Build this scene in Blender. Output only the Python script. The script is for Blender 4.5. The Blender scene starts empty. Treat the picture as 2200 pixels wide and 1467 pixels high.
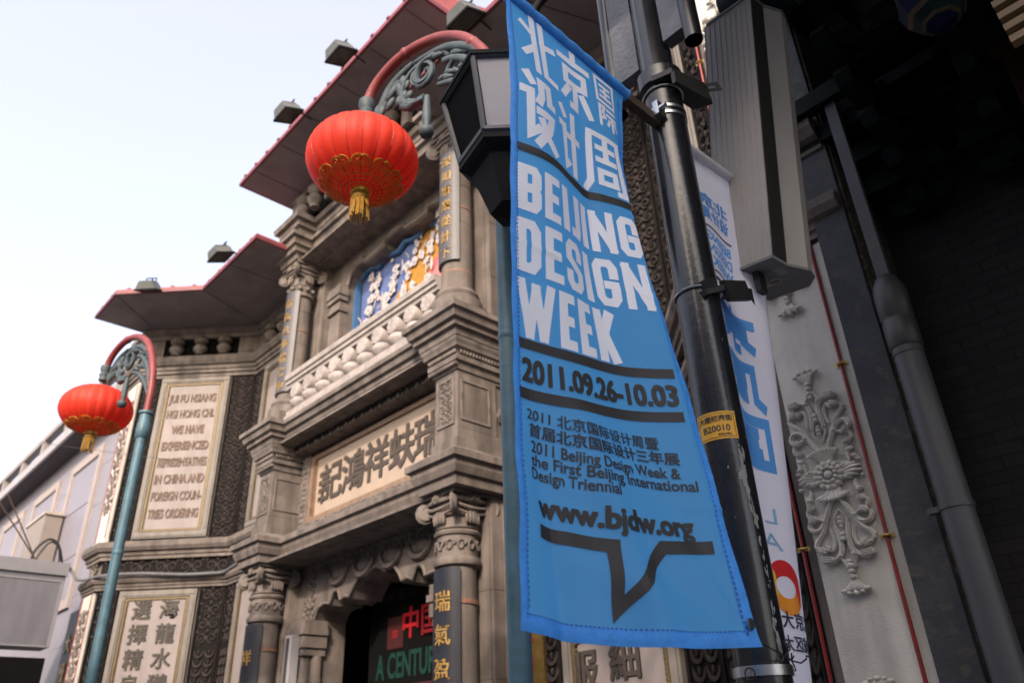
import bpy, bmesh, random
from math import *
from mathutils import Matrix, Vector
random.seed(7)
SC = bpy.context.scene
COL = SC.collection

# ------------------------------------------------------------------ camera
YAW, PIT, ROL = radians(46.16), radians(28.32), radians(-2.25)
fw = Vector((-sin(YAW)*cos(PIT), cos(YAW)*cos(PIT), sin(PIT)))
rt = Vector((cos(YAW), sin(YAW), 0)); up = rt.cross(fw)
r2 = rt*cos(ROL)+up*sin(ROL); u2 = -rt*sin(ROL)+up*cos(ROL)
cd = bpy.data.cameras.new("camera"); cam = bpy.data.objects.new("camera", cd); COL.objects.link(cam)
cam.matrix_world = Matrix(((r2.x, u2.x, -fw.x, 0), (r2.y, u2.y, -fw.y, 0), (r2.z, u2.z, -fw.z, 1.6), (0, 0, 0, 1)))
cd.sensor_width = 36; cd.lens = 1647.4/2200*36; cd.clip_start = 0.05; cd.clip_end = 2000
cd.dof.use_dof = True; cd.dof.focus_distance = 3.0; cd.dof.aperture_fstop = 2.6
SC.camera = cam
# ------------------------------------------------------------------ sky, sun, exposure
SUN_EL, SUN_AZ = radians(31), radians(145)     # azimuth from +Y (into the buildings) towards +X
W = bpy.data.worlds.new("World"); SC.world = W; W.use_nodes = True
nt = W.node_tree; nt.nodes.clear()
sky = nt.nodes.new("ShaderNodeTexSky"); sky.sky_type = 'NISHITA'; sky.sun_disc = False
sky.sun_elevation = SUN_EL; sky.sun_rotation = SUN_AZ
sky.air_density = 1.0; sky.dust_density = 4.0; sky.ozone_density = 1.0; sky.altitude = 0
hs = nt.nodes.new("ShaderNodeHueSaturation"); hs.inputs['Saturation'].default_value = 1.0
bg = nt.nodes.new("ShaderNodeBackground"); bg.inputs['Strength'].default_value = 0.13
wo = nt.nodes.new("ShaderNodeOutputWorld")
hz = nt.nodes.new("ShaderNodeMixRGB"); hz.blend_type = 'ADD'; hz.inputs['Fac'].default_value = 1; hz.inputs['Color2'].default_value = (1.66, 1.39, 1.2, 1)   # thin city haze added to the whole sky
nt.links.new(sky.outputs[0], hs.inputs['Color']); nt.links.new(hs.outputs[0], hz.inputs['Color1']); nt.links.new(hz.outputs[0], bg.inputs[0]); nt.links.new(bg.outputs[0], wo.inputs[0])
sl = bpy.data.lights.new("sun", 'SUN'); sl.energy = 1.6; sl.angle = radians(1.6); sl.color = (1.0, 0.84, 0.70)
sun = bpy.data.objects.new("sun", sl); COL.objects.link(sun)
sd = Vector((sin(SUN_AZ)*cos(SUN_EL), cos(SUN_AZ)*cos(SUN_EL), sin(SUN_EL)))
sun.rotation_euler = sd.to_track_quat('Z', 'Y').to_euler()
SC.view_settings.view_transform = 'Standard'; SC.view_settings.look = 'None'
SC.view_settings.exposure = 1.45; SC.view_settings.gamma = 1
SC.render.engine = 'CYCLES'; SC.cycles.use_denoising = True
SC.cycles.max_bounces = 8; SC.cycles.sample_clamp_indirect = 6

# ------------------------------------------------------------------ materials
MATS = {}
def mat(name, c, rough=.8, var=.18, scale=6, bump=0., metal=0., streak=0., c2=None, fine=0., spec=.5, trans=0., c2f=1., c2s=2.3):
    """Principled material; colour wanders between c*(1-var) and c*(1+var) (or towards c2 in blotches)."""
    if name in MATS: return MATS[name]
    m = bpy.data.materials.new(name); m.use_nodes = True; n = m.node_tree; n.nodes.clear(); N = n.nodes.new; L = n.links.new
    out = N("ShaderNodeOutputMaterial"); b = N("ShaderNodeBsdfPrincipled")
    b.inputs['Roughness'].default_value = rough; b.inputs['Metallic'].default_value = metal
    b.inputs['Specular IOR Level'].default_value = spec
    tc = N("ShaderNodeTexCoord")
    nz = N("ShaderNodeTexNoise"); nz.inputs['Scale'].default_value = scale; nz.inputs['Detail'].default_value = 6; nz.inputs['Roughness'].default_value = .6
    L(tc.outputs['Object'], nz.inputs['Vector'])
    rp = N("ShaderNodeValToRGB"); lo = [max(0, x*(1-var)) for x in c]; hi = [min(1, x*(1+var)) for x in c]
    rp.color_ramp.elements[0].position = .3; rp.color_ramp.elements[1].position = .7
    rp.color_ramp.elements[0].color = (*lo, 1); rp.color_ramp.elements[1].color = (*hi, 1)
    L(nz.outputs['Fac'], rp.inputs['Fac']); cur = rp.outputs['Color']
    if c2 is not None:
        n2 = N("ShaderNodeTexNoise"); n2.inputs['Scale'].default_value = scale*c2s; n2.inputs['Detail'].default_value = 8
        L(tc.outputs['Object'], n2.inputs['Vector'])
        r2_ = N("ShaderNodeValToRGB"); r2_.color_ramp.elements[0].position = .56 if c2f == 1 else .46; r2_.color_ramp.elements[1].position = .64
        L(n2.outputs['Fac'], r2_.inputs['Fac'])
        mx = N("ShaderNodeMixRGB"); mx.inputs['Color2'].default_value = (*c2, 1)
        mf = N("ShaderNodeMath"); mf.operation = 'MULTIPLY'; mf.inputs[1].default_value = c2f; L(r2_.outputs['Color'], mf.inputs[0]); L(mf.outputs[0], mx.inputs['Fac']); L(cur, mx.inputs['Color1']); cur = mx.outputs['Color']
    if streak:
        mp = N("ShaderNodeMapping"); mp.inputs['Scale'].default_value = (2.2, 2.2, .3); L(tc.outputs['Object'], mp.inputs['Vector'])
        n3 = N("ShaderNodeTexNoise"); n3.inputs['Scale'].default_value = 3; n3.inputs['Detail'].default_value = 7; L(mp.outputs['Vector'], n3.inputs['Vector'])
        r3 = N("ShaderNodeValToRGB"); r3.color_ramp.elements[0].position = .42; r3.color_ramp.elements[1].position = .68
        r3.color_ramp.elements[0].color = (0, 0, 0, 1); r3.color_ramp.elements[1].color = (1, 1, 1, 1); L(n3.outputs['Fac'], r3.inputs['Fac'])
        ml = N("ShaderNodeMath"); ml.operation = 'MULTIPLY'; ml.inputs[1].default_value = streak; L(r3.outputs['Color'], ml.inputs[0])
        mx = N("ShaderNodeMixRGB"); mx.inputs['Color2'].default_value = (c[0]*.36, c[1]*.34, c[2]*.33, 1)
        L(ml.outputs[0], mx.inputs['Fac']); L(cur, mx.inputs['Color1']); cur = mx.outputs['Color']
    L(cur, b.inputs['Base Color'])
    if bump:
        nb = N("ShaderNodeTexNoise"); nb.inputs['Scale'].default_value = fine or scale*8; nb.inputs['Detail'].default_value = 5
        L(tc.outputs['Object'], nb.inputs['Vector'])
        bp = N("ShaderNodeBump"); bp.inputs['Strength'].default_value = bump; bp.inputs['Distance'].default_value = .01
        L(nb.outputs['Fac'], bp.inputs['Height']); L(bp.outputs['Normal'], b.inputs['Normal'])
    sh = b.outputs[0]
    if trans:
        t = N("ShaderNodeBsdfTranslucent"); L(cur, t.inputs['Color']); ms = N("ShaderNodeMixShader"); ms.inputs[0].default_value = trans
        L(sh, ms.inputs[1]); L(t.outputs[0], ms.inputs[2]); sh = ms.outputs[0]
    L(sh, out.inputs[0]); MATS[name] = m; return m
def glow(name, c, e):
    m = bpy.data.materials.new(name); m.use_nodes = True; b = m.node_tree.nodes['Principled BSDF']
    b.inputs['Base Color'].default_value = (*c, 1); b.inputs['Emission Color'].default_value = (*c, 1); b.inputs['Emission Strength'].default_value = e
    return m
def brickmat(name, c1, c2, mortar, sx=1.0):
    m = bpy.data.materials.new(name); m.use_nodes = True; n = m.node_tree; b = n.nodes['Principled BSDF']; b.inputs['Roughness'].default_value = .9
    tc = n.nodes.new("ShaderNodeTexCoord"); mp = n.nodes.new("ShaderNodeMapping"); mp.inputs['Rotation'].default_value = (radians(90), 0, 0)
    br = n.nodes.new("ShaderNodeTexBrick"); br.inputs['Scale'].default_value = sx
    br.inputs['Brick Width'].default_value = .25; br.inputs['Row Height'].default_value = .075; br.inputs['Mortar Size'].default_value = .005
    br.inputs['Color1'].default_value = (*c1, 1); br.inputs['Color2'].default_value = (*c2, 1); br.inputs['Mortar'].default_value = (*mortar, 1)
    n.links.new(tc.outputs['Object'], mp.inputs[0]); n.links.new(mp.outputs[0], br.inputs['Vector'])
    nz = n.nodes.new("ShaderNodeTexNoise"); nz.inputs['Scale'].default_value = 9; nz.inputs['Detail'].default_value = 6; n.links.new(tc.outputs['Object'], nz.inputs['Vector'])
    mx = n.nodes.new("ShaderNodeMixRGB"); mx.blend_type = 'MULTIPLY'; mx.inputs[0].default_value = .6
    n.links.new(br.outputs['Color'], mx.inputs[1]); n.links.new(nz.outputs['Color'], mx.inputs[2]); n.links.new(mx.outputs[0], b.inputs['Base Color'])
    bp = n.nodes.new("ShaderNodeBump"); bp.inputs['Strength'].default_value = .6; bp.inputs['Distance'].default_value = .008; bp.invert = True
    n.links.new(br.outputs['Fac'], bp.inputs['Height']); n.links.new(bp.outputs[0], b.inputs['Normal'])
    return m

STONE = mat("warm_stone", (.155, .128, .113), .85, .2, 2.2, .35, streak=.7, fine=60, c2=(.075, .066, .062), c2f=.55, c2s=1.3)
STONE2 = mat("carved_stone", (.150, .124, .110), .85, .25, 8, .35, fine=50, c2=(.055, .047, .043), c2f=.6, c2s=.8)
PILST = mat("pilaster_stone", (.54, .52, .48), .88, .1, 4, .35, streak=.4, fine=90)
RELIEF = mat("relief_plaster", (.56, .535, .49), .85, .14, 9, .25, fine=80, c2=(.33, .31, .285), c2f=.5, c2s=1.0)
MARBLE = mat("pale_balustrade_stone", (.34, .30, .285), .75, .12, 5, .2, streak=.45, c2=(.17, .15, .14), c2f=.5, c2s=1.0)
DARKC = mat("dark_carved_board", (.010, .0085, .0085), .85, .35, 7, .3, spec=.12)
DARKR = mat("dark_carved_relief", (.034, .027, .025), .8, .35, 9, .2, spec=.15)
CREAM = mat("cream_frame_paint", (.165, .147, .13), .7, .12, 5, .1, streak=.45)
GOLD = mat("old_gold_paint", (.12, .085, .04), .5, .3, 20, .1, metal=.35)
PANEL = mat("panel_stone", (.215, .185, .178), .7, .07, 3, .05, streak=.25)
BROWN = mat("brown_letter_paint", (.10, .06, .042), .7, .3, 15)
INK = mat("dark_olive_letter_paint", (.04, .032, .025), .7, .3, 15)
SOFFIT = mat("soffit_board", (.20, .17, .17), .8, .14, 1.5, .05, c2=(.12, .10, .10), c2f=.5, c2s=1.2)
GROOVE = mat("soffit_joint", (.06, .05, .05), .9)
REDTRIM = mat("red_eave_trim", (.13, .026, .035), .55, .2, 6, .1)
TILE = mat("red_roof_tile", (.25, .06, .06), .6, .25, 8, .1)
IRON = mat("black_iron", (.006, .006, .007), .7, .3, 10, .12, spec=.15)
BLACKP = mat("black_gloss_paint", (.014, .015, .018), .24, .3, 12, .06, fine=35)
BLKWELD = mat("weld_sky_sheen", (.10, .10, .115), .36, .3, 14, .7, fine=45)  # black paint lifted to grey: sky reflection put into the colour
CHROME = mat("galvanised_band", (.42, .43, .45), .34, .1, 12, .05, metal=1)
RUST = mat("rusty_bracket", (.045, .028, .02), .7, .5, 30, .4)
TEAL = mat("teal_post_paint", (.062, .135, .175), .5, .25, 9, .12, c2=(.07, .13, .15))
SCROLL = mat("grey_teal_casting", (.045, .064, .072), .6, .25, 14, .2)
REDPIPE = mat("red_arm_paint", (.19, .030, .028), .5, .2, 8, .1)
LANT = mat("red_lantern_silk", (.80, .055, .022), .6, .06, 3, .04, trans=.42)
LGOLD = mat("lantern_gold_print", (.60, .27, .03), .45, .15, 20, trans=.2)
TASSEL = mat("gold_tassel", (.32, .17, .022), .55, .35, 60)
BLUE = mat("blue_banner_cloth", (.115, .48, .99), .5, .03, 2, .06, fine=260, trans=.58)
BLUEH = mat("blue_banner_hem", (.065, .34, .90), .65, .12, 30, .2, fine=120, trans=.2)
WHITEP = mat("white_banner_print", (.88, .90, .98), .6, .02, 4, .05, fine=260, trans=.12)
BLACKT = mat("black_banner_print", (.028, .026, .028), .6, .1, 6, trans=.03)
WCLOTH = mat("white_banner_cloth", (.84, .85, 1.0), .6, .03, 3, .05, fine=260, trans=.4)
BPRINT = mat("pale_blue_print", (.12, .40, .85), .6, .04, 4, trans=.35)
NAVYP = mat("navy_print", (.03, .03, .06), .6, .1, 6)
SPKG = mat("speaker_grey_shell", (.31, .30, .295), .5, .06, 4, .06)
SPKD = mat("speaker_grille", (.035, .034, .034), .6, .2, 30)
SPKB = mat("speaker_base", (.15, .15, .155), .55, .1, 10, .05)
YELL = mat("yellow_sticker", (.66, .34, .02), .5, .12, 12)
REDTUBE = mat("red_tube", (.20, .010, .012), .35, .15, 14, .05)
BRASS = mat("brass_clip", (.45, .32, .10), .4, .3, 30, .1, metal=.7)
DARKP = mat("dark_grey_pier_paint", (.032, .035, .043), .75, .3, 6, .5, c2=(.055, .048, .042), fine=40)
BROWNP = mat("peeling_brown_paint", (.035, .028, .024), .85, .5, 9, .6, c2=(.10, .08, .065), fine=30)
PIPE = mat("grey_plastic_pipe", (.046, .048, .057), .5, .08, 5, .05)
BRICK = brickmat("dark_grey_brick", (.024, .023, .023), (.017, .016, .018), (.007, .007, .007))
TIMB = mat("shaded_timber", (.006, .007, .008), .7, .4, 6, .2, spec=.12)  # strong eave shade is put into these timber colours
TIMR = mat("shaded_red_timber", (.018, .005, .004), .7, .4, 6, .2, spec=.12)
TIMG = mat("shaded_green_timber", (.003, .006, .006), .7, .3, 6, .2, spec=.12)
TIMB2 = mat("painted_blue_band", (.003, .006, .03), .6, .2, 9, spec=.12)
TIMT = mat("painted_teal_band", (.003, .012, .016), .6, .2, 9, spec=.12)
GILT = mat("gilt_line", (.07, .045, .02), .5, .2, 20, metal=.2)
WHITEB = mat("white_cladding", (.205, .19, .22), .5, .05, 1.2, .03, streak=.12)
CREAMB = mat("cream_window_frame", (.29, .245, .23), .6, .06, 3)
BLIND = mat("window_blind", (.19, .175, .21), .45, .05, 2)
GREYM = mat("grey_sheet_metal", (.135, .132, .15), .5, .08, 3, .05, streak=.25)
BEIGE = mat("beige_sheet_metal", (.20, .17, .15), .6, .08, 4)
PLAQ = mat("dark_plaque_lacquer", (.016, .018, .027), .5, .25, 6, .12, streak=.3, spec=.3)
PLAQG = mat("grey_plaque_lacquer", (.06, .055, .062), .5, .2, 6, .12, streak=.3)
GOLDL = mat("gold_leaf_letters", (.34, .21, .06), .45, .25, 25, metal=.3)
CABLE = mat("grey_cable", (.10, .10, .11), .6, .2, 20)
BLKCAB = mat("black_cable", (.012, .012, .013), .6)
MURB = mat("mural_blue", (.085, .125, .28), .6, .15, 5, .1)
MURO = mat("mural_ochre", (.33, .16, .018), .6, .2, 9, .15)
MURW = mat("mural_white", (.42, .37, .36), .6, .1, 8)
MURP = mat("mural_pink", (.42, .16, .155), .6, .12, 6)
MURR = mat("mural_rose", (.48, .10, .12), .6, .12, 6)
WBLUE = mat("blue_window_frame", (.04, .11, .24), .5, .1, 8)
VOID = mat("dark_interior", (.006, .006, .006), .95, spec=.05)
LGLASS = mat("frosted_lamp_glass", (.70, .68, .73), .35, .05, 5, .03, trans=.5)
FLOODG = mat("flood_glass", (.05, .045, .045), .15, .2, 10)
FLOODH = mat("flood_housing", (.085, .09, .085), .5, .15, 10)
ASPH = mat("paving_stone", (.16, .155, .15), .85, .15, 2, .3)
RENDER = mat("rendered_wall", (.64, .61, .60), .85, .12, 1.2, .1, streak=.3)  # pale so the unseen walls opposite bounce more light
GLASSD = mat("dark_window_glass", (.03, .035, .04), .12, .1, 3)

# ------------------------------------------------------------------ mesh builder
class B:
    def __init__(s, M=None): s.v = []; s.f = []; s.M = M or Matrix.Identity(4); s.mi = []; s.cur = 0
    def add(s, vs, fs, M=None):
        T = s.M @ M if M is not None else s.M
        o = len(s.v); s.v += [tuple(T @ Vector(p)) for p in vs]
        if T.determinant() < 0: fs = [tuple(reversed(f)) for f in fs]
        s.f += [tuple(i+o for i in f) for f in fs]; s.mi += [s.cur]*len(fs); return s
    def box(s, x0, x1, y0, y1, z0, z1, M=None):
        x0, x1 = min(x0, x1), max(x0, x1); y0, y1 = min(y0, y1), max(y0, y1); z0, z1 = min(z0, z1), max(z0, z1)
        return s.add([(x0,y0,z0),(x1,y0,z0),(x1,y1,z0),(x0,y1,z0),(x0,y0,z1),(x1,y0,z1),(x1,y1,z1),(x0,y1,z1)],
                     [(0,3,2,1),(4,5,6,7),(0,1,5,4),(1,2,6,5),(2,3,7,6),(3,0,4,7)], M)
    def bbox(s, x0, x1, y0, y1, z0, z1, c, M=None):
        """box with chamfered vertical and horizontal edges (a bevelled block)"""
        bm = bmesh.new(); bmesh.ops.create_cube(bm, size=1)
        for q in bm.verts: q.co = Vector((x0+(q.co.x+.5)*(x1-x0), y0+(q.co.y+.5)*(y1-y0), z0+(q.co.z+.5)*(z1-z0)))
        bmesh.ops.bevel(bm, geom=bm.edges[:], offset=c, segments=2, affect='EDGES', profile=.7)
        bm.verts.index_update(); vs = [q.co[:] for q in bm.verts]; fs = [tuple(q.index for q in f.verts) for f in bm.faces]; bm.free()
        return s.add(vs, fs, M)
    def prism(s, poly, a0, a1, ax='y', M=None):
        """2D polygon (x,z), (x,y) or (y,z) extruded along the remaining axis"""
        n = len(poly)
        def P(p, a): return (p[0], a, p[1]) if ax == 'y' else ((p[0], p[1], a) if ax == 'z' else (a, p[0], p[1]))
        vs = [P(p, a0) for p in poly]+[P(p, a1) for p in poly]
        ar = sum(poly[i][0]*poly[(i+1) % n][1]-poly[(i+1) % n][0]*poly[i][1] for i in range(n))
        fs = [tuple(range(n)), tuple(range(2*n-1, n-1, -1))]+[(i, i+n, (i+1) % n+n, (i+1) % n) for i in range(n)]
        fl = (ar > 0) == (a1 > a0)
        if ax == 'y': fl = not fl
        if fl: fs = [tuple(reversed(f)) for f in fs]
        return s.add(vs, fs, M)
    def lathe(s, prof, c=(0,0,0), seg=20, a0=0, a1=2*pi, M=None, cap=True):
        full = abs(a1-a0-2*pi) < 1e-6; n = seg if full else seg+1; vs = []; fs = []
        for r, z in prof:
            for i in range(n):
                a = a0+(a1-a0)*i/seg; vs.append((c[0]+r*cos(a), c[1]+r*sin(a), c[2]+z))
        for j in range(len(prof)-1):
            for i in range(seg):
                k = (i+1) % n; fs.append((j*n+i, j*n+k, (j+1)*n+k, (j+1)*n+i))
        if full and cap:
            if prof[0][0] > 1e-5: fs.append(tuple(range(n-1, -1, -1)))
            if prof[-1][0] > 1e-5: fs.append(tuple((len(prof)-1)*n+i for i in range(n)))
        return s.add(vs, fs, M)
    def tube(s, pts, r, seg=8, closed=False, M=None, flat=1.0):
        pts = [Vector(p) for p in pts]; n = len(pts); rr = r if isinstance(r, (list, tuple)) else [r]*n
        t0 = (pts[1]-pts[0]).normalized(); nrm = t0.orthogonal().normalized(); vs = []; fs = []
        for i, p in enumerate(pts):
            a = pts[(i-1) % n] if (closed or i > 0) else p; b = pts[(i+1) % n] if (closed or i < n-1) else p
            t = (b-a)
            t = t.normalized() if t.length > 1e-9 else t0
            nrm = nrm-t*nrm.dot(t); nrm = nrm.normalized() if nrm.length > 1e-6 else t.orthogonal().normalized(); bn = t.cross(nrm)
            for k in range(seg):
                an = 2*pi*k/seg; vs.append(tuple(p+(nrm*cos(an)+bn*sin(an)*flat)*rr[i]))
        m = n if closed else n-1
        for i in range(m):
            for k in range(seg):
                k2 = (k+1) % seg; j = (i+1) % n; fs.append((i*seg+k, i*seg+k2, j*seg+k2, j*seg+k))
        if not closed: fs += [tuple(range(seg-1, -1, -1)), tuple((n-1)*seg+k for k in range(seg))]
        return s.add(vs, fs, M)
    def ball(s, c, r, seg=10, ring=7, M=None, rot=None):
        r = r if isinstance(r, (list, tuple)) else (r, r, r); vs = [(0,0,-r[2])]; fs = []
        for j in range(1, ring):
            t = -pi/2+pi*j/ring
            for i in range(seg): a = 2*pi*i/seg; vs.append((r[0]*cos(t)*cos(a), r[1]*cos(t)*sin(a), r[2]*sin(t)))
        vs.append((0,0,r[2])); e = len(vs)-1
        for i in range(seg):
            k = (i+1) % seg; fs.append((0, 1+k, 1+i)); fs.append((e, e-seg+i, e-seg+k))
            for j in range(ring-2): a = 1+j*seg; fs.append((a+i, a+k, a+seg+k, a+seg+i))
        T = Matrix.Translation(c) @ (rot.to_4x4() if rot else Matrix.Identity(4))
        return s.add(vs, fs, (M @ T) if M is not None else T)
    def sweep(s, prof, path, closed=False, caps=True, M=None):
        """profile [(out,z)] carried along a plan path, mitred; outside lies to the right of travel"""
        n = len(path); off = []
        for i, p in enumerate(path):
            def nn(a, b): d = Vector((b[0]-a[0], b[1]-a[1])).normalized(); return Vector((d.y, -d.x))
            A = nn(path[i-1], p) if (i > 0 or closed) else None; C = nn(p, path[(i+1) % n]) if (i < n-1 or closed) else None
            if A is None: m = C
            elif C is None: m = A
            else: m = (A+C); m = m/max(.25, (1+A.dot(C)))
            off.append(m)
        k = len(prof); vs = []
        for p, m in zip(path, off):
            for o, z in prof: vs.append((p[0]+m.x*o, p[1]+m.y*o, z))
        fs = []
        for i in range(n if closed else n-1):
            j = (i+1) % n
            for q in range(k-1): fs.append((i*k+q, j*k+q, j*k+q+1, i*k+q+1))
        if caps and not closed: fs += [tuple(range(k-1, -1, -1)), tuple((n-1)*k+q for q in range(k))]
        return s.add(vs, fs, M)
    def text(s, body, size, M, bold=.0, ext=.0, align='CENTER', sx=1., spacing=1.):
        for x0, y0, z0, vs, fs in heavy(body, size, bold, ext, align, spacing): s.add([(x*sx, y, z) for x, y, z in vs], fs, M @ T(x0*sx, y0, z0))
        return s
    def pieces(s, name, m, parent=None, **k):
        """one object for every piece that stands apart from the rest"""
        n = len(s.v); comp = list(range(n))
        def find(a):
            while comp[a] != a: comp[a] = comp[comp[a]]; a = comp[a]
            return a
        for f in s.f:
            r0 = find(f[0])
            for i in f[1:]: comp[find(i)] = r0
        boxes = {}
        for i, p in enumerate(s.v):
            q = boxes.setdefault(find(i), [list(p), list(p)])
            for a in range(3): q[0][a] = min(q[0][a], p[a]); q[1][a] = max(q[1][a], p[a])
        ids = list(boxes); g = {i: i for i in ids}
        def gf(a):
            while g[a] != a: g[a] = g[g[a]]; a = g[a]
            return a
        sz = {i: max(boxes[i][1][a]-boxes[i][0][a] for a in range(3)) for i in ids}
        for x in range(len(ids)):
            A = boxes[ids[x]]
            for y in range(x+1, len(ids)):
                C = boxes[ids[y]]; lim = max(.02, .5*max(sz[ids[x]], sz[ids[y]]))
                if sum(max(0, A[0][a]-C[1][a], C[0][a]-A[1][a])**2 for a in range(3)) <= lim*lim: g[gf(ids[x])] = gf(ids[y])
        groups = sorted({gf(i) for i in ids}, key=ids.index); out = []
        for q in groups:
            nb_ = B(); mp = {}
            for f in s.f:
                if gf(find(f[0])) == q:
                    for i in f:
                        if i not in mp: mp[i] = len(nb_.v); nb_.v.append(s.v[i])
                    nb_.f.append(tuple(mp[i] for i in f)); nb_.mi.append(0)
            out.append(nb_.obj(name, m, parent, **k))
        return out[0]
    def obj(s, name, m, parent=None, smooth=False, label=None):
        me = bpy.data.meshes.new(name); me.from_pydata(s.v, [], s.f)
        ms = m if isinstance(m, (list, tuple)) else [m]
        for q in ms: me.materials.append(q)
        if len(ms) > 1: me.polygons.foreach_set('material_index', s.mi)
        if smooth:
            me.polygons.foreach_set('use_smooth', [True]*len(me.polygons))
            try: me.set_sharp_from_angle(angle=radians(42 if smooth is True else smooth))
            except Exception: pass
        me.update()
        o = bpy.data.objects.new(name, me); COL.objects.link(o)
        if parent is not None:
            o.parent = parent; w = Vector(parent.location); q = parent.parent
            while q is not None: w += q.location; q = q.parent
            o.location = -w
        if label: o['label'] = label
        return o
_TC = {}
def textmesh(body, size, bold=0, ext=0, align='CENTER', spacing=1.):
    key = (body, size, bold, ext, align, spacing)
    if key in _TC: return _TC[key]
    c = bpy.data.curves.new("t", 'FONT'); c.body = body; c.size = 1; c.offset = bold; c.extrude = ext/max(size, 1e-6); c.align_x = align; c.space_character = spacing; c.resolution_u = 4
    o = bpy.data.objects.new("t", c); COL.objects.link(o); dg = bpy.context.evaluated_depsgraph_get()
    me = bpy.data.meshes.new_from_object(o.evaluated_get(dg))
    r = ([(v.co.x*size, v.co.y*size, v.co.z*size) for v in me.vertices], [tuple(p.vertices) for p in me.polygons])
    bpy.data.objects.remove(o); bpy.data.curves.remove(c); bpy.data.meshes.remove(me); _TC[key] = r; return r
def heavy(body, size, bold, ext=0, align='CENTER', spacing=1., lift=.0003):
    """bold lettering without outline artefacts: Latin is swollen; Chinese is printed five times, slightly shifted, each copy a hair higher"""
    if bold <= .008 or (bold < .04 and all(ord(c) < 0x2000 for c in body)): return [(0, 0, 0, *textmesh(body, size, bold, ext, align, spacing))]
    vs, fs = textmesh(body, size, .004, ext, align, spacing); d = bold*size*(.55 if ord(body[0]) < 0x2000 else 1)
    return [(a*d, c*d, k*lift, vs, fs) for k, (a, c) in enumerate(((0, 0), (-1, -.6), (1, .6), (-1, .6), (1, -.6), (0, .8), (0, -.8)))]
def curve(pts, n=6):
    P = [Vector(p) for p in pts]; out = []
    for i in range(len(P)-1):
        a, b_, c, d = P[max(i-1, 0)], P[i], P[i+1], P[min(i+2, len(P)-1)]
        for k in range(n): t = k/n; out.append(tuple(.5*((2*b_)+(c-a)*t+(2*a-5*b_+4*c-d)*t*t+(3*b_-a-3*c+d)*t**3)))
    return out+[tuple(P[-1])]
def thing(name, label, cat, loc=(0,0,0), group=None):
    o = bpy.data.objects.new(name, None); COL.objects.link(o); o.location = loc; o.empty_display_size = .2
    o['label'] = label; o['category'] = cat
    if group: o['group'] = group
    return o
def tag(o, label, cat, group=None):
    o['label'] = label; o['category'] = cat
    if group: o['group'] = group
    return o
def struct(o): o['kind'] = 'structure'; return o
def dup(root, loc, label=None):
    r = root.copy(); COL.objects.link(r); r.location = loc
    if label: r['label'] = label
    for ch in list(root.children):
        c = ch.copy(); COL.objects.link(c); c.parent = r
        for g in ch.children: d = g.copy(); COL.objects.link(d); d.parent = c
    return r
def T(x, y, z): return Matrix.Translation((x, y, z))
def Rz(a): return Matrix.Rotation(a, 4, 'Z')
def Rx(a): return Matrix.Rotation(a, 4, 'X')
def Ry(a): return Matrix.Rotation(a, 4, 'Y')
UPR = Rx(pi/2)                     # text plane stood upright, facing -Y
def frame(px, py, ang): return T(px, py, 0) @ Rz(ang)
def arcpts(cx, cz, r, a0, a1, n): return [(cx+r*cos(a0+(a1-a0)*i/n), cz+r*sin(a0+(a1-a0)*i/n)) for i in range(n+1)]

# ------------------------------------------------------------------ ornament helpers
def scroll(b, cx, cz, y, r, turn, a0, rad, seg=5, n=13, turns=1.35):
    """one C-scroll: a spiral tube lying in the plane y"""
    pts = []; rr = []
    for i in range(n+1):
        t = i/n; q = r*(1-.82*t); a = a0+turn*2*pi*turns*t
        pts.append((cx+q*cos(a), y, cz+q*sin(a))); rr.append(rad*(1-.35*t))
    b.tube(pts, rr, seg)
def scrollwork(b, x0, x1, z0, z1, y, unit=.24, rad=.018, leafy=True):
    """field of mirrored C-scrolls with leaf drops, filling a rectangle in the plane y (facing -y)"""
    w = x1-x0; h = z1-z0; nz = max(1, round(h/unit)); dz = h/nz; nx = max(1, round(w/(unit*1.9))); dx = w/nx
    for i in range(nx):
        cx = x0+dx*(i+.5)
        for j in range(nz):
            cz = z0+dz*(j+.5); r = min(dx*.23, dz*.48)
            for sgn in (-1, 1):
                scroll(b, cx+sgn*dx*.25, cz+random.uniform(-.01, .01), y, r, sgn*(1 if j % 2 else -1), pi/2 if j % 2 else -pi/2, rad)
                if leafy:
                    b.ball((cx+sgn*dx*.43, y, cz+dz*.42), (rad*1.5, rad, dz*.17), 6, 4, rot=Matrix.Rotation(sgn*.6, 3, 'Y'))
            b.ball((cx, y, cz+dz*.5), (rad*1.7, rad*1.2, dz*.2), 6, 4); b.ball((cx, y, cz), (rad*1.3, rad, dz*.2), 6, 4)
def garlands(b, x0, x1, z0, z1, y, step=.15, rad=.02):
    """stacked hanging crescents in two columns"""
    w = (x1-x0)/2; n = int((z1-z0)/step)
    for c in range(2):
        cx = x0+w*(c+.5)
        for j in range(n):
            cz = z1-step*(j+.2)
            pts = [(cx+w*.44*cos(a), y, cz-step*.75*sin(a)) for a in [pi*k/8 for k in range(9)]]
            b.tube(pts, [rad*(.3+1.0*sin(pi*k/8)) for k in range(9)], 5)
            b.ball((cx, y, cz-step*.2), (rad*.8, rad, step*.3), 5, 4)
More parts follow.
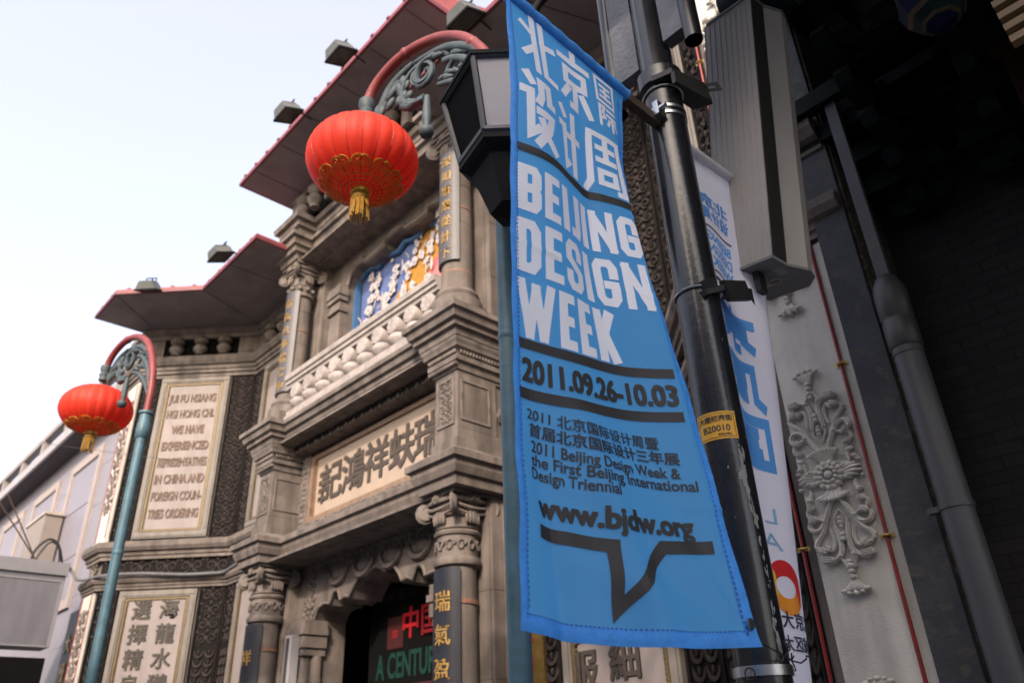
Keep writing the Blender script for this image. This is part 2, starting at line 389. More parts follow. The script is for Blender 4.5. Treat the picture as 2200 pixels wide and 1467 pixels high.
def capital(b, cx, cy, z0, z1, r):
    """angular capital: flaring bell, volutes on the diagonals joined by scrolled bands, palmettes between, thin abacus"""
    h = z1-z0
    b.lathe([(r*.98, z0), (r*1.06, z0+h*.06), (r*.98, z0+h*.12), (r*1.02, z0+h*.45), (r*1.22, z0+h*.8), (r*1.3, z0+h*.9)], (cx, cy, 0), 20)
    a = r*1.30; b.box(cx-a, cx+a, cy-a, cy+a, z1-h*.10, z1)
    V = []
    for k in range(4):
        an = pi/4+k*pi/2; M = T(cx, cy, 0) @ Rz(an)
        pts = []; rr = []
        for i in range(19):
            t = i/18; q = h*.24*(1-.85*t); aa = pi*.55-2*pi*1.5*t
            pts.append((r*1.50+q*cos(aa), 0, z0+h*.58+q*sin(aa))); rr.append(h*.055*(1-.25*t))
        b.tube(pts, rr, 6, M=M, flat=2.6); b.lathe([(.02, -r*.17), (h*.20, -r*.13), (h*.20, r*.13), (.02, r*.17)], (0, 0, 0), 14, M=M @ T(r*1.50, 0, z0+h*.58) @ Rx(pi/2))
        V.append((cx+r*1.42*cos(an), cy+r*1.42*sin(an)))
    for k in range(4):
        p, q = V[k], V[(k+1) % 4]; an = pi/2+k*pi/2; n_ = Vector((cos(an), sin(an), 0))
        for zf, sag, w in ((.80, .05, .065), (.66, .12, .05), (.50, .10, .04)):
            pts = [(p[0]+(q[0]-p[0])*t+n_.x*r*.26*sin(pi*t)*(.5 if zf < .6 else 1), p[1]+(q[1]-p[1])*t+n_.y*r*.26*sin(pi*t)*(.5 if zf < .6 else 1), z0+h*(zf-sag*sin(pi*t))) for t in [i/8 for i in range(9)]]
            b.tube(pts, h*w, 6)
        M2 = T(cx, cy, 0) @ Rz(an)
        for t in (-2, -1, 0, 1, 2): b.ball((r*1.18-abs(t)*r*.03, t*r*.17, z0+h*(.36-.03*abs(t))), (r*.09, r*.085, h*(.24-.03*abs(t))), 6, 5, M=M2)
        for t in (-1, 0, 1): b.ball((r*1.34, t*r*.16, z0+h*(.86-.05*abs(t))), (r*.08, r*.10, h*.10), 6, 5, M=M2)

# ================================================================== setting
b = B(); b.box(-120, 60, -60, 80, -.5, 0); struct(b.obj("ground", ASPH))
b = B(); b.box(-60, 20, -4.4, 4.3, .004, .012); struct(b.obj("road", mat("street_slabs", (.18, .175, .17), .8, .12, 1.5, .2)))

# ================================================================== ornate silk shop
XC = -9.0
shop = thing("silk_shop", "ornate carved stone shop with columned portal and two angled wings", "building", (XC, 5.5, 0))
def wing_world(mirror):
    return Matrix(((-1, 0, 0, 2*XC), (0, 1, 0, 0), (0, 0, 1, 0), (0, 0, 0, 1))) if mirror else Matrix.Identity(4)
P0 = (-15.87, 4.4); PATH = [(-16.62, 4.4), P0, (-14.13, 6.13), (-11.5, 6.13)]
def baluster(b, x, y, z0, z1, r, drum=True):
    h = z1-z0
    b.lathe([(r*.62, 0), (r*.62, h*.06), (r*.5, h*.09), (r*.95, h*.24), (r, h*.36), (r*.8, h*.47), (r*.48, h*.54), (r*.6, h*.57)], (x, y, z0), 10)
    if drum:
        M = T(x, y, z0+h*.78) @ Rx(pi/2)
        b.lathe([(r*.72, -r*.75), (r*.92, -r*.6), (r*.92, r*.62), (r*.80, r*.78), (.02, r*.80)], (0, 0, 0), 8, M=M)
        for k in range(5): a = k*2*pi/5; b.ball((x+r*.45*cos(a), y-r*.78, z0+h*.78+r*.45*sin(a)), (r*.12, r*.07, r*.16), 5, 4)
    else: b.lathe([(r*.5, h*.56), (r*.95, h*.68), (r*1.0, h*.8), (r*.7, h*.93), (r*.5, h)], (x, y, z0), 10)
def text_panel(M, s0, s1, z0, z1, parent, kind):
    """framed stone tablet: cream surround, beaded gold frame, face"""
    f = B(M); w = .12
    for a, c, d, e in ((s0, s1, z1-w, z1), (s0, s1, z0, z0+w), (s0, s0+w, z0+w, z1-w), (s1-w, s1, z0+w, z1-w)):
        f.box(a, c, -.07, 0, d, e); f.box(a+.03, c-.03, -.085, -.07, d+.03, e-.03)
    f.obj("frame", CREAM, parent)
    g = B(M); i0, i1, j0, j1 = s0+w+.012, s1-w-.012, z0+w+.012, z1-w-.012; q = .035
    for a, c, d, e in ((i0, i1, j1-q, j1), (i0, i1, j0, j0+q), (i0, i0+q, j0+q, j1-q), (i1-q, i1, j0+q, j1-q)): g.box(a, c, -.062, -.01, d, e)
    zz = j0+.05
    while zz < j1-.05:
        for xx in (i0+q+.014, i1-q-.014): g.box(xx-.012, xx+.012, -.05, -.01, zz, zz+.022)
        zz += .045
    g.obj("gold_frame", GOLD, parent)
    p = B(M); p.box(i0+.06, i1-.06, -.04, .0, j0+.045, j1-.045); p.obj("tablet", PANEL, parent)
    return (i0+i1)/2, j0, j1
def build_wing(mirror):
    WM = wing_world(mirror); WF = WM @ frame(P0[0], P0[1], pi/4); PF = WM @ T(-14.13, 6.13, 0)
    sub = lambda n, bb, m, **k: bb.pieces(n, m, shop, **k)
    b = B(WM); b.sweep([(0, 0), (0, 9.95)], PATH, caps=False); b.sweep([(-.4, 9.95), (-.4, 0)], PATH, caps=False); sub("wing_wall", b, STONE)
    # mouldings
    def mould(z0, z1, o, base=.02):
        h = z1-z0
        return [(0, z0), (o*.35+base, z0), (o*.35+base, z0+h*.2), (o*.5+base, z0+h*.22), (o*.55+base, z0+h*.42), (o*.8+base, z0+h*.46), (o+base, z0+h*.66), (o+base, z0+h*.84), (o*.85+base, z0+h*.86), (o*.85+base, z1), (0, z1)]
    b = B(WM); b.sweep(mould(4.52, 4.76, .14), PATH); b.sweep(mould(5.06, 5.38, .2), PATH); sub("string_course", b, STONE)
    b = B(WM); b.sweep(mould(8.9, 9.26, .2), PATH); b.sweep([(0, 8.82), (.05, 8.82), (.05, 8.9), (0, 8.9)], PATH); sub("cornice", b, STONE)
    b = B(WM); b.sweep([(0, 9.26), (.06, 9.26), (.06, 9.32), (0, 9.32)], PATH); b.sweep([(0, 9.72), (.1, 9.72), (.12, 9.8), (.18, 9.84), (.18, 9.94), (0, 9.94)], PATH)
    for F in (WF, PF):
        bb = b; ob = bb.M; bb.M = F
        for x0, x1 in ((.02, .36), (1.98, 2.42)): bb.box(x0, x1, -.07, 0, 9.32, 9.72); bb.box(x0+.06, x1-.06, -.085, -.07, 9.37, 9.67)
        bb.M = ob
    sub("attic", b, STONE)
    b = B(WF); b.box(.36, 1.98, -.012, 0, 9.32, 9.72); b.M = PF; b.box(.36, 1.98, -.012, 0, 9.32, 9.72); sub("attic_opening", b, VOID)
    for F in (WF, PF):
        for k in range(3):
            q = B(F); baluster(q, .66+k*.51, -.1, 9.31, 9.73, .155, False); sub("baluster", q, STONE2, smooth=True)
    # frieze
    b = B(WF); b.box(.0, 2.44, -.03, 0, 4.76, 5.06); b.M = PF; b.box(.0, 2.6, -.03, 0, 4.76, 5.06); sub("frieze_board", b, DARKC)
    b = B(WF); scrollwork(b, .03, 2.42, 4.78, 5.04, -.035, .27, .02); b.M = PF; scrollwork(b, .03, 2.5, 4.78, 5.04, -.035, .27, .02); sub("frieze_carving", b, DARKR, smooth=60)
    # dark carved strips either side of the tablets
    for F in (WF, PF):
        for x0, x1 in ((.03, .42), (1.93, 2.41)):
            b = B(F); b.box(x0, x1, -.02, 0, 5.39, 8.81); b.box(x0, x1, -.02, 0, 0.6, 4.51)
            xm = (x0+x1)/2
            b.box(x0, x0+.03, -.05, -.02, .6, 4.5); b.box(x1-.03, x1, -.05, -.02, .6, 4.5); b.box(x0, x0+.025, -.05, -.02, 5.4, 8.8); b.box(x1-.025, x1, -.05, -.02, 5.4, 8.8)
            sub("carved_board", b, DARKC)
            b = B(F); scrollwork(b, x0+.04, x1-.04, 5.45, 8.75, -.03, .2, .017); garlands(b, x0+.05, x1-.05, .7, 3.45, -.03, .15, .022)
            scrollwork(b, x0+.04, x1-.04, 3.5, 4.48, -.03, .25, .018); sub("relief_carving", b, DARKR, smooth=60)
    # tablets
    for F in (WF, PF):
        for z0, z1 in ((5.45, 8.8), (.7, 4.49)):
            tp = bpy.data.objects.new("tablet_panel", None); COL.objects.link(tp); tp.parent = shop; tp.location = -Vector(shop.location)
            cx, j0, j1 = text_panel(F, .46, 1.89, z0, z1, tp, 0)
            wf = not mirror and F is WF; rp = mirror and F is PF
            M = (WF if wf else None)
            if wf and z0 > 5:
                t = B(); rows = ["JUI FU HSIANG", "HGI HONG CHI.", "WE HAVE", "EXPERIENCED", "REPRESENTATIVES", "IN CHINA AND", "FOREIGN COUN-", "TRIES ORDERING"]
                for i, r in enumerate(rows):
                    size = .245; vs, fs = textmesh(r, size, .026 if len(r) > 12 else .034, .008); wd = max(v[0] for v in vs)-min(v[0] for v in vs); sx = min(.98/wd, .62) if len(r) > 9 else .62
                    t.add([(x*sx, y, z) for x, y, z in vs], fs, WF @ T(cx, -.05, 8.31-i*.345-.06) @ UPR)
                t.obj("lettering", BROWN, tp)
            if wf and z0 < 5:
                t = B()
                for xs, col in ((.92, "選擇精良綢緞"), (1.42, "海龍水獺皮貨")):
                    for i, ch in enumerate(col): t.text(ch, .36, WF @ T(xs, -.05, 4.02-i*.42) @ UPR, .016, .008)
                t.obj("lettering", INK, tp)
            if rp and z0 < 5:
                t = B()
                for xs, col in ((-5.5, "洋貨呢絨衣服"), (-4.97, "綾羅綢緞精細")):
                    for i, ch in enumerate(col): t.text(ch, .40, T(xs, 6.13-.05, 2.16+(5-i)*.42+(.06 if xs > -5.2 else 0)) @ UPR, .018, .008)
                t.obj("lettering", INK, tp)
    # lower roof over the wing
    edge = [(-15.92, 3.28), (-14.75, 3.28), (-13.49, 4.52), (-11.25, 4.52)]
    b = B(WM); b.prism(edge+[(-11.25, 6.1), (-14.13, 6.13), P0, (-15.92, 4.4)], 9.95, 10.0, 'z'); sub("soffit", b, SOFFIT)
    b = B(WM)
    for (ax, ay), (cx_, cy_) in (((-14.75, 3.28), (-15.6, 4.3)), ((-13.49, 4.52), (-14.05, 5.95)), ((-12.3, 4.52), (-12.3, 6.05))):
        d = Vector((cx_-ax, cy_-ay)); L = d.length; b.box(0, L, -.006, .006, 9.944, 9.951, M=T(ax, ay, 0) @ Rz(atan2(d.y, d.x)))
    sub("soffit_joint", b, GROOVE)
    b = B(WM); b.sweep([(0, 9.955), (.035, 9.955), (.04, 10.06), (0, 10.075), (-.1, 10.08), (-1.2, 10.22), (-1.2, 10.12), (-.1, 10.0), (0, 9.955)], [(-15.92, 4.4)]+edge+[(-11.25, 5.8)], caps=False); sub("roof", b, TILE)
    b = B(WM); b.sweep([(.0, 9.952), (.05, 9.952), (.05, 10.02), (.0, 10.02)], [(-15.92, 4.4)]+edge+[(-11.25, 5.8)])
    for (p, q) in zip(edge, edge[1:]):
        d = Vector((q[0]-p[0], q[1]-p[1])); n = max(1, int(d.length/.42))
        for i in range(n): b.ball((p[0]+d.x*(i+.5)/n, p[1]+d.y*(i+.5)/n, 10.075), (.05, .05, .035), 8, 5)
    sub("eave_trim", b, REDTRIM)
    # end pilaster
    b = B(WM)
    b.box(-16.56, -15.93, 4.36, 4.4, 5.39, 8.8); b.box(-16.62, -15.87, 4.33, 4.4, 5.38, 5.5); b.box(-16.56, -15.93, 4.36, 4.4, .3, 4.5)
    b.box(-16.66, -15.84, 4.30, 4.4, .0, .3)
    if not mirror: sub("pilaster", b, PILST)
    else: sub("pilaster", b, PILST)
    b = B(WM)
    if not mirror:
        scrollwork(b, -16.45, -16.05, 6.0, 8.4, 4.35, .3, .025); scrollwork(b, -16.45, -16.05, 2.5, 4.2, 4.35, .3, .025); scrollwork(b, -16.45, -16.05, 4.78, 5.04, 4.35, .3, .025)
        sub("relief_carving", b, STONE2, smooth=60)
build_wing(False); build_wing(True)

# ---- hero relief on the near pilaster (right end), centre line x = -1.88, face y = 4.36
def leaf_scroll(b, pts, w, tipr, sgn, cx, y):
    """fluted C-scroll: three parallel ribs along a curve, ending in a curled bulb"""
    n = 14; P = []
    k = len(pts)
    for i in range(n+1):      # Catmull-Rom through pts
        t = i/n*(k-1); j = min(int(t), k-2); f = t-j
        p0 = pts[max(j-1, 0)]; p1 = pts[j]; p2 = pts[j+1]; p3 = pts[min(j+2, k-1)]
        P.append(tuple(.5*((2*p1[a])+(-p0[a]+p2[a])*f+(2*p0[a]-5*p1[a]+4*p2[a]-p3[a])*f*f+(-p0[a]+3*p1[a]-3*p2[a]+p3[a])*f**3) for a in (0, 1)))
    for o, rr, yy in ((-.55, .45, 0), (0, .5, -.35), (.55, .45, 0)):
        q = []; R = []
        for i, (x, z) in enumerate(P):
            a = P[max(i-1, 0)]; c = P[min(i+1, n)]; d = Vector((c[0]-a[0], c[1]-a[1])).normalized(); t = i/n
            ww = w*(.75+.25*sin(pi*t)); q.append((cx+sgn*(x-d.y*o*ww), y+yy*w, z+d.x*o*ww)); R.append(ww*rr*(1.0 if t < .9 else 1.0-.3*(t-.9)*10))
        b.tube(q, R, 7)
    x, z = P[-1]; d = Vector((P[-1][0]-P[-3][0], P[-1][1]-P[-3][1])); an = atan2(d.y, d.x)
    b.ball((cx+sgn*x, y-w*.35, z), (tipr*1.25, tipr*.8, tipr*.85), 10, 7, rot=Matrix.Rotation(-sgn*an if sgn > 0 else an, 3, 'Y'))
    for o in (-.45, 0, .45): b.ball((cx+sgn*x, y-w*.35-tipr*.55, z+o*tipr), (tipr*1.0, tipr*.35, tipr*.2), 8, 5, rot=Matrix.Rotation(-sgn*an if sgn > 0 else an, 3, 'Y'))
def shell(b, cx, z, y, w, h, n, updir):
    """scalloped fan: ribs spreading from a point, lip at the wide end"""
    for i in range(n):
        t = (i/(n-1)-.5)*2; a = t*.95
        pts = [(cx+w*.18*t, y, z), (cx+w*.5*sin(a)*.7, y-.012, z+updir*h*.55), (cx+w*.55*sin(a)*1.25, y-.035, z+updir*h*(.75+.25*cos(a*1.4)))]
        b.tube(pts, [.010, .017, .021], 6); b.ball(pts[2], (.024, .02, .018), 7, 5)
def hero_relief(cx, y, zc, parent, top=True, bottom=True):
    b = B(T(cx, 0, zc) @ Matrix.Diagonal((.76, 1, .59, 1)) @ T(-cx, 0, -zc))
    # rosette
    for k in range(14):
        a = 2*pi*k/14; b.ball((cx+.10*cos(a), y-.020, zc+.12*sin(a)), (.034, .028, .026), 8, 5, rot=Matrix.Rotation(-a, 3, 'Y'))
    b.lathe([(.11, 0), (.10, .024), (.078, .026), (.07, .036), (.06, .014), (.04, .014)], (0, 0, 0), 22, M=T(cx, y, zc) @ Matrix.Diagonal((1, 1, 1.25, 1)) @ Rx(pi/2))
    for k in range(10): a = 2*pi*k/10+.2; b.ball((cx+.06*cos(a), y-.036, zc+.075*sin(a)), (.022, .018, .02), 7, 5)
    b.ball((cx, y-.034, zc), (.034, .026, .042), 10, 7)
    # fans left and right of the rosette
    for sg in (-1, 1):
        for k in range(6):
            a = (-.75+k*.30); p1 = (cx+sg*(.095), y-.008, zc+.03*(k-2.5)*.6); L = .17-.012*abs(k-2.5)*2
            p2 = (cx+sg*(.095+L*.62*cos(a)), y-.03, zc+L*.62*sin(a)+.02*(k-2.5)*.4); p3 = (cx+sg*(.095+L*cos(a)), y-.018, zc+L*sin(a)*1.0)
            b.tube([p1, p2, p3], [.012, .024, .013], 7)
        b.ball((cx+sg*.245, y-.02, zc+.085), (.018, .018, .018)); b.ball((cx+sg*.25, y-.02, zc-.08), (.018, .018, .018))
        b.ball((cx+sg*.225, y-.02, zc+.125), (.026, .022, .02), rot=Matrix.Rotation(sg*.5, 3, 'Y'))
    for ud in (1, -1):
        if (ud > 0 and not top) or (ud < 0 and not bottom): continue
        Z = lambda v: zc+ud*v
        shell(b, cx, Z(.10), y-.005, .20, .15, 9, ud)
        for sg in (-1, 1):
            def LS(pts, w, tip): leaf_scroll(b, [(px, Z(pz)) for px, pz in pts], w*1.4, tip*1.22, sg, cx, y-.018)
            LS([(.02, .22), (.075, .34), (.115, .44), (.16, .50), (.235, .52), (.255, .44), (.215, .385)][:4]+[(.22, .505), (.245, .44), (.205, .40)], .017, .030)   # outer lower curl
            LS([(.115, .42), (.17, .40), (.225, .375), (.235, .31), (.20, .285)], .013, .026)
            LS([(.11, .44), (.15, .54), (.20, .60), (.225, .66), (.175, .70)], .015, .030)
            LS([(.09, .52), (.075, .61), (.085, .69), (.115, .72), (.135, .69)], .012, .022)
            LS([(.05, .50), (.035, .62), (.04, .73), (.085, .80), (.155, .80)], .016, .036)
            LS([(.02, .90), (.06, .80), (.13, .83), (.17, .80)], .012, .030)
            b.ball((cx+sg*.12, y-.03, Z(.43)), (.018, .018, .018)); b.ball((cx+sg*.05, y-.03, Z(.78)), (.02, .018, .018))
            b.tube([(cx, y-.01, Z(.34)), (cx+sg*.05, y-.012, Z(.43)), (cx+sg*.045, y-.012, Z(.52)), (cx, y-.01, Z(.60))], [.008, .010, .010, .007], 6)
            b.ball((cx+sg*.20, y-.022, Z(.20)), (.034, .024, .022), rot=Matrix.Rotation(-sg*.5, 3, 'Y')); b.tube([(cx+sg*.18, y-.008, Z(.09)), (cx+sg*.175, y-.012, Z(.15)), (cx+sg*.195, y-.016, Z(.20))], [.010, .018, .016], 6)
        for v, r in ((.43, .018), (.47, .022), (.51, .016), (.585, .024), (.63, .026), (.84, .022), (.88, .026), (.935, .026), (.985, .026)): b.ball((cx, y-.022, Z(v)), (r, r, r*1.05), 10, 7)
        # tassel
        for k in range(7):
            t = (k-3)/3; b.tube([(cx+.014*t, y-.012, Z(1.0)), (cx+.04*t, y-.024, Z(1.06)), (cx+.075*t, y-.026, Z(1.10)), (cx+.10*t, y-.022, Z(1.115-.02*abs(t)))], [.010, .014, .016, .010], 6)
        for sg in (-1, 1): b.ball((cx+sg*.085, y-.028, Z(1.10)), (.030, .022, .022), 9, 6); b.ball((cx+sg*.05, y-.03, Z(1.125)), (.02, .02, .018), 8, 5)
        b.ball((cx, y-.03, Z(1.13)), (.024, .022, .024), 9, 6)
    b.obj("relief_carving", RELIEF, parent, smooth=60)
for zc in (1.22, 2.98, 4.74, 6.50): hero_relief(-1.88, 4.36, zc, shop)

# red tubes on the pilaster with brass clips
for x, lab, r in ((-2.14, "red tube down the near carved pilaster on the side of the white banner", .0105), (-1.65, "red tube down the near carved pilaster on the side of the dark pier", .0115)):
    t = thing("light_tube", lab, "tube", (x, 4.345, .3), "red tubes down the pilaster edges")
    b = B(); b.tube([(x, 4.345, .4+i*.42) for i in range(20)], r, 8); b.obj("tube", REDTUBE, t, smooth=True)
    for zc in (1.3, 2.58, 3.62, 5.2, 6.6):
        z = zc+(.02 if x < -2 else 0); b = B(); b.box(x-.038, x+.038, 4.352, 4.358, z-.012, z+.012); b.tube([(x-.022, 4.352, z), (x-.018, 4.327, z), (x, 4.321, z), (x+.018, 4.327, z), (x+.022, 4.352, z)], .007, 6); b.obj("clip", BRASS, t)
for x, lab in ((-16.52, "thin red tube on the distant pilaster edge that meets the white building"), (-15.97, "thin red tube on the distant pilaster edge that meets the dark carved wing")):
    b = B(); b.tube([(x, 4.345, .4+i*.42) for i in range(10)]+[(x, 4.345, 4.5)], .009, 6); b.tube([(x, 4.345, 5.5), (x, 4.345, 8.75)], .009, 6)
    tag(b.obj("light_tube", REDTUBE), lab, "tube", "red tubes down the pilaster edges")

# ---- portal ---------------------------------------------------------------
I0, I1 = 2.07, 2.56
def ppath(yi): return [(XC-I1, 6.2), (XC-I1, 5.25), (XC-I0, 5.25), (XC-I0, yi), (XC+I0, yi), (XC+I0, 5.25), (XC+I1, 5.25), (XC+I1, 6.2)]
sub = lambda n, bb, m, **k: bb.pieces(n, m, shop, **k)
def steps(*a): return list(a)
# door surround wall with cusped arch
half = [(1.55, 0), (1.55, 3.42), (1.45, 3.56), (1.28, 3.60), (1.12, 3.58), (1.08, 3.68), (1.0, 3.74), (.92, 3.72), (.86, 3.58), (.74, 3.62), (.62, 3.60), (.56, 3.70), (.44, 3.82), (.28, 3.86), (.24, 3.80), (.12, 3.86), (0, 3.90)]
outline = [(XC-x, z) for x, z in half]+[(XC+x, z) for x, z in reversed(half[:-1])]
b = B(); b.prism([(XC-2.6, 0)]+outline+[(XC+2.6, 0), (XC+2.6, 4.3), (XC-2.6, 4.3)], 5.92, 6.45, 'y'); sub("portal_wall", b, STONE)
b = B()
rim = [(XC-x*1.0, 5.915, z) for x, z in half[1:]]+[(XC+x, 5.915, z) for x, z in reversed(half[1:-1])]
b.tube([(p[0], p[1], p[2]+.03) for p in rim], .028, 6)
for x in (-.95, -.3, .35, 1.0):  # hanging scallops above the arch
    pts = [(XC+x+.24*cos(a), 5.90, 4.06-.2*sin(a)) for a in [pi*k/10 for k in range(11)]]
    b.tube(pts, [.02+.03*sin(pi*k/10) for k in range(11)], 6); b.ball((XC+x, 5.91, 4.02), (.17, .03, .1), 9, 6)
for sg in (-1, 1): scrollwork(b, XC+sg*1.72-.14, XC+sg*1.72+.14, 3.35, 4.15, 5.905, .22, .022)
scrollwork(b, XC-1.5, XC+1.5, 4.06, 4.24, 5.905, .2, .018)
sub("arch_carving", b, STONE2, smooth=60)
b = B()   # clustered jamb shafts
for sg in (-1, 1):
    for dx, dy in ((1.62, 5.86), (1.78, 5.86), (1.56, 6.0)): b.lathe([(.085, 0), (.085, 2.55), (.10, 2.57), (.10, 2.64), (.085, 2.66), (.085, 2.95)], (XC+sg*dx, dy, 0), 14)
    for z0, z1, e in ((2.95, 3.05, .0), (3.05, 3.2, .03), (3.22, 3.3, .055), (3.3, 3.42, .03)): b.box(XC+sg*1.70-.21-e, XC+sg*1.70+.21+e, 5.75-e, 6.1, z0, z1)
sub("jamb_shaft", b, STONE, smooth=True)
# flank walls behind the columns, both storeys
b = B()
for sg in (-1, 1):
    b.box(XC+sg*2.07, XC+sg*2.56, 5.76, 6.2, 0, 4.26); b.box(XC+sg*2.10, XC+sg*2.52, 5.74, 5.76, .4, 4.2); b.box(XC+sg*2.0, XC+sg*2.56, 5.82, 6.2, 6.5, 9.8)
    b.box(XC+sg*2.12, XC+sg*2.48, 5.80, 5.82, 6.8, 9.6)
sub("flank_wall", b, STONE)
# main storey band
b = B(); b.sweep([(0, 4.26), (.10, 4.26), (.10, 4.36), (.14, 4.38), (.17, 4.46), (.17, 4.52), (.22, 4.54), (.22, 4.62), (.14, 4.66), (.10, 4.70), (0, 4.70)], ppath(5.62)); sub("lower_cornice", b, STONE)
b = B(); b.prism([(XC-I1, 6.2), (XC-I1, 5.3), (XC+I1, 5.3), (XC+I1, 6.2)], 4.262, 4.30, 'z'); sub("portal_soffit", b, STONE)
b = B(); b.box(XC-2.5, XC+2.5, 5.84, 6.2, 4.3, 6.3)
for sg in (-1, 1):
    x0, x1 = XC+sg*I0, XC+sg*I1; lo, hi = min(x0, x1), max(x0, x1); h = B()
    b.box(lo+.0, hi-.0, 5.25, 6.0, 4.70, 4.86); b.box(lo+.03, hi-.03, 5.28, 6.0, 4.86, 5.0)
    b.bbox(lo+.03, hi-.03, 5.28, 5.9, 5.0, 5.70, .012)
    b.box(lo+.03, hi-.03, 5.28, 6.0, 5.70, 5.74)
sub("sign_wall", b, STONE)
b = B()
for sg in (-1, 1):  # pedestals' sunk panels, carved fronts
    lo, hi = sorted((XC+sg*I0, XC+sg*I1)); lo += .03; hi -= .03
    b.box(lo+.05, lo+.085, 5.262, 5.28, 5.05, 5.66); b.box(hi-.085, hi-.05, 5.262, 5.28, 5.05, 5.66); b.box(lo+.085, hi-.085, 5.262, 5.28, 5.05, 5.08); b.box(lo+.085, hi-.085, 5.262, 5.28, 5.63, 5.66)
    scrollwork(b, lo+.1, hi-.1, 5.09, 5.62, 5.275, .13, .012)
    for xs in (lo, hi):
        d = -.016 if xs == lo else .016
        for y0, y1, z0, z1 in ((5.33, 5.355, 5.1, 5.62), (5.76, 5.785, 5.1, 5.62), (5.355, 5.76, 5.1, 5.125), (5.355, 5.76, 5.595, 5.62)): b.box(xs, xs+d, y0, y1, z0, z1)
sub("pedestal_carving", b, STONE2, smooth=60)
b = B()   # pedestal caps with dentil and egg bands
for sg in (-1, 1):
    lo, hi = sorted((XC+sg*I0, XC+sg*I1)); cp = [(lo+.03, 6.1), (lo+.03, 5.28), (hi-.03, 5.28), (hi-.03, 6.1)]
    b.sweep([(0, 5.74), (.02, 5.74), (.03, 5.82), (.07, 5.84), (.075, 5.90), (.05, 5.91), (.07, 5.98), (.11, 6.0), (.12, 6.06), (.14, 6.08), (.14, 6.14), (0, 6.14)], cp)
    for i in range(14):
        x = lo-.03+(hi-lo+.06)*(i+.5)/14; b.ball((x, 5.205, 5.95), (.018, .02, .032), 6, 4); b.box(x-.011, x+.011, 5.20, 5.24, 5.775, 5.815)
        y = 5.25+.7*(i+.5)/14
        for xx in (lo-.045, hi+.045): b.ball((xx, y, 5.95), (.02, .018, .032), 6, 4)
sub("pedestal_cap", b, STONE2, smooth=50)
b = B(); b.sweep([(0, 6.12), (.12, 6.12), (.13, 6.2), (.18, 6.22), (.18, 6.28), (.23, 6.30), (.25, 6.38), (.29, 6.40), (.29, 6.47), (.2, 6.50), (.0, 6.50)], ppath(5.5)); sub("balcony_cornice", b, STONE)
b = B(); b.prism([(XC-I1, 6.2), (XC-I1, 5.27), (XC+I1, 5.27), (XC+I1, 6.2)], 6.125, 6.16, 'z'); b.box(XC-2.05, XC+2.05, 5.55, 5.8, 6.02, 6.125); sub("balcony_soffit", b, STONE2)
b = B(); scrollwork(b, XC-2.0, XC+2.0, 6.03, 6.12, 5.545, .12, .012); sub("soffit_carving", b, DARKR, smooth=60)
# sign frame
b = B()
for x0, x1, z0, z1 in ((XC-2.02, XC-1.78, 4.70, 6.02), (XC+1.78, XC+2.02, 4.70, 6.02), (XC-1.78, XC+1.78, 4.70, 4.86)): b.box(x0, x1, 5.74, 5.84, z0, z1)
scrollwork(b, XC-1.98, XC-1.82, 4.75, 6.0, 5.735, .17, .014); scrollwork(b, XC+1.82, XC+1.98, 4.75, 6.0, 5.735, .17, .014); scrollwork(b, XC-1.76, XC+1.76, 4.72, 4.84, 5.735, .13, .014)
sub("sign_surround", b, STONE2, smooth=60)
# columns, both storeys
for sg in (-1, 1):
    cx, cy = XC+(2.22 if sg > 0 else -2.32), 5.53
    c = bpy.data.objects.new("column", None); COL.objects.link(c); c.parent = shop; c.location = -Vector(shop.location)
    b = B(); b.lathe([(.30, 0), (.30, .25), (.24, .3), (.225, .5), (.222, 2.2), (.215, 3.44), (.26, 3.46), (.275, 3.50), (.26, 3.54), (.235, 3.55), (.235, 3.78), (.26, 3.79), (.27, 3.82), (.255, 3.84)], (cx, cy, 0), 28); b.obj("shaft", STONE, c, smooth=True)
    b = B(); capital(b, cx, cy, 3.84, 4.26, .24); b.obj("capital", STONE2, c, smooth=55)
    b = B()
    for k in range(12):
        M = T(cx, cy, 0) @ Rz(2*pi*k/12)
        pts = [(.245, .05*cos(a)*(1-.06*i), 3.665+.07*sin(a)*(1-.06*i)) for i, a in enumerate([j*.75 for j in range(10)])]
        b.tube(pts, .012, 5, M=M); b.ball((.24, .062, 3.70), (.012, .02, .03), 6, 4, M=M)
    b.obj("neck_carving", STONE2, c, smooth=60)
    b = B(); b.lathe([(.226, 3.05), (.230, 3.05), (.230, 3.10), (.226, 3.10)], (cx, cy, 0), 24); b.obj("iron_band", mat("rusty_band", (.20, .10, .07), .7, .2, 20), c)
    c = bpy.data.objects.new("column", None); COL.objects.link(c); c.parent = shop; c.location = -Vector(shop.location)
    b = B(); b.box(cx-.33, cx+.33, cy-.33, cy+.33, 6.50, 6.72); b.lathe([(.33, 6.72), (.335, 6.78), (.33, 6.86), (.28, 6.90), (.30, 6.95), (.28, 7.0), (.222, 7.03), (.215, 7.2), (.20, 9.05), (.245, 9.07), (.245, 9.13), (.20, 9.15), (.21, 9.3)], (cx, cy, 0), 28); b.obj("shaft", STONE, c, smooth=True)
    b = B(); capital(b, cx, cy, 9.28, 9.74, .22); 
    for k in range(10): b.ball((cx+.225*cos(k*pi/5), cy+.225*sin(k*pi/5), 9.22), (.05, .05, .045), 8, 5)
    b.obj("capital", STONE2, c, smooth=55)
    b = B()
    for z in (7.3, 8.35): b.lathe([(.209, z), (.216, z), (.216, z+.025), (.209, z+.025)], (cx, cy, 0), 24)
    b.pieces("iron_band", MATS["rusty_band"], c)
b = B()
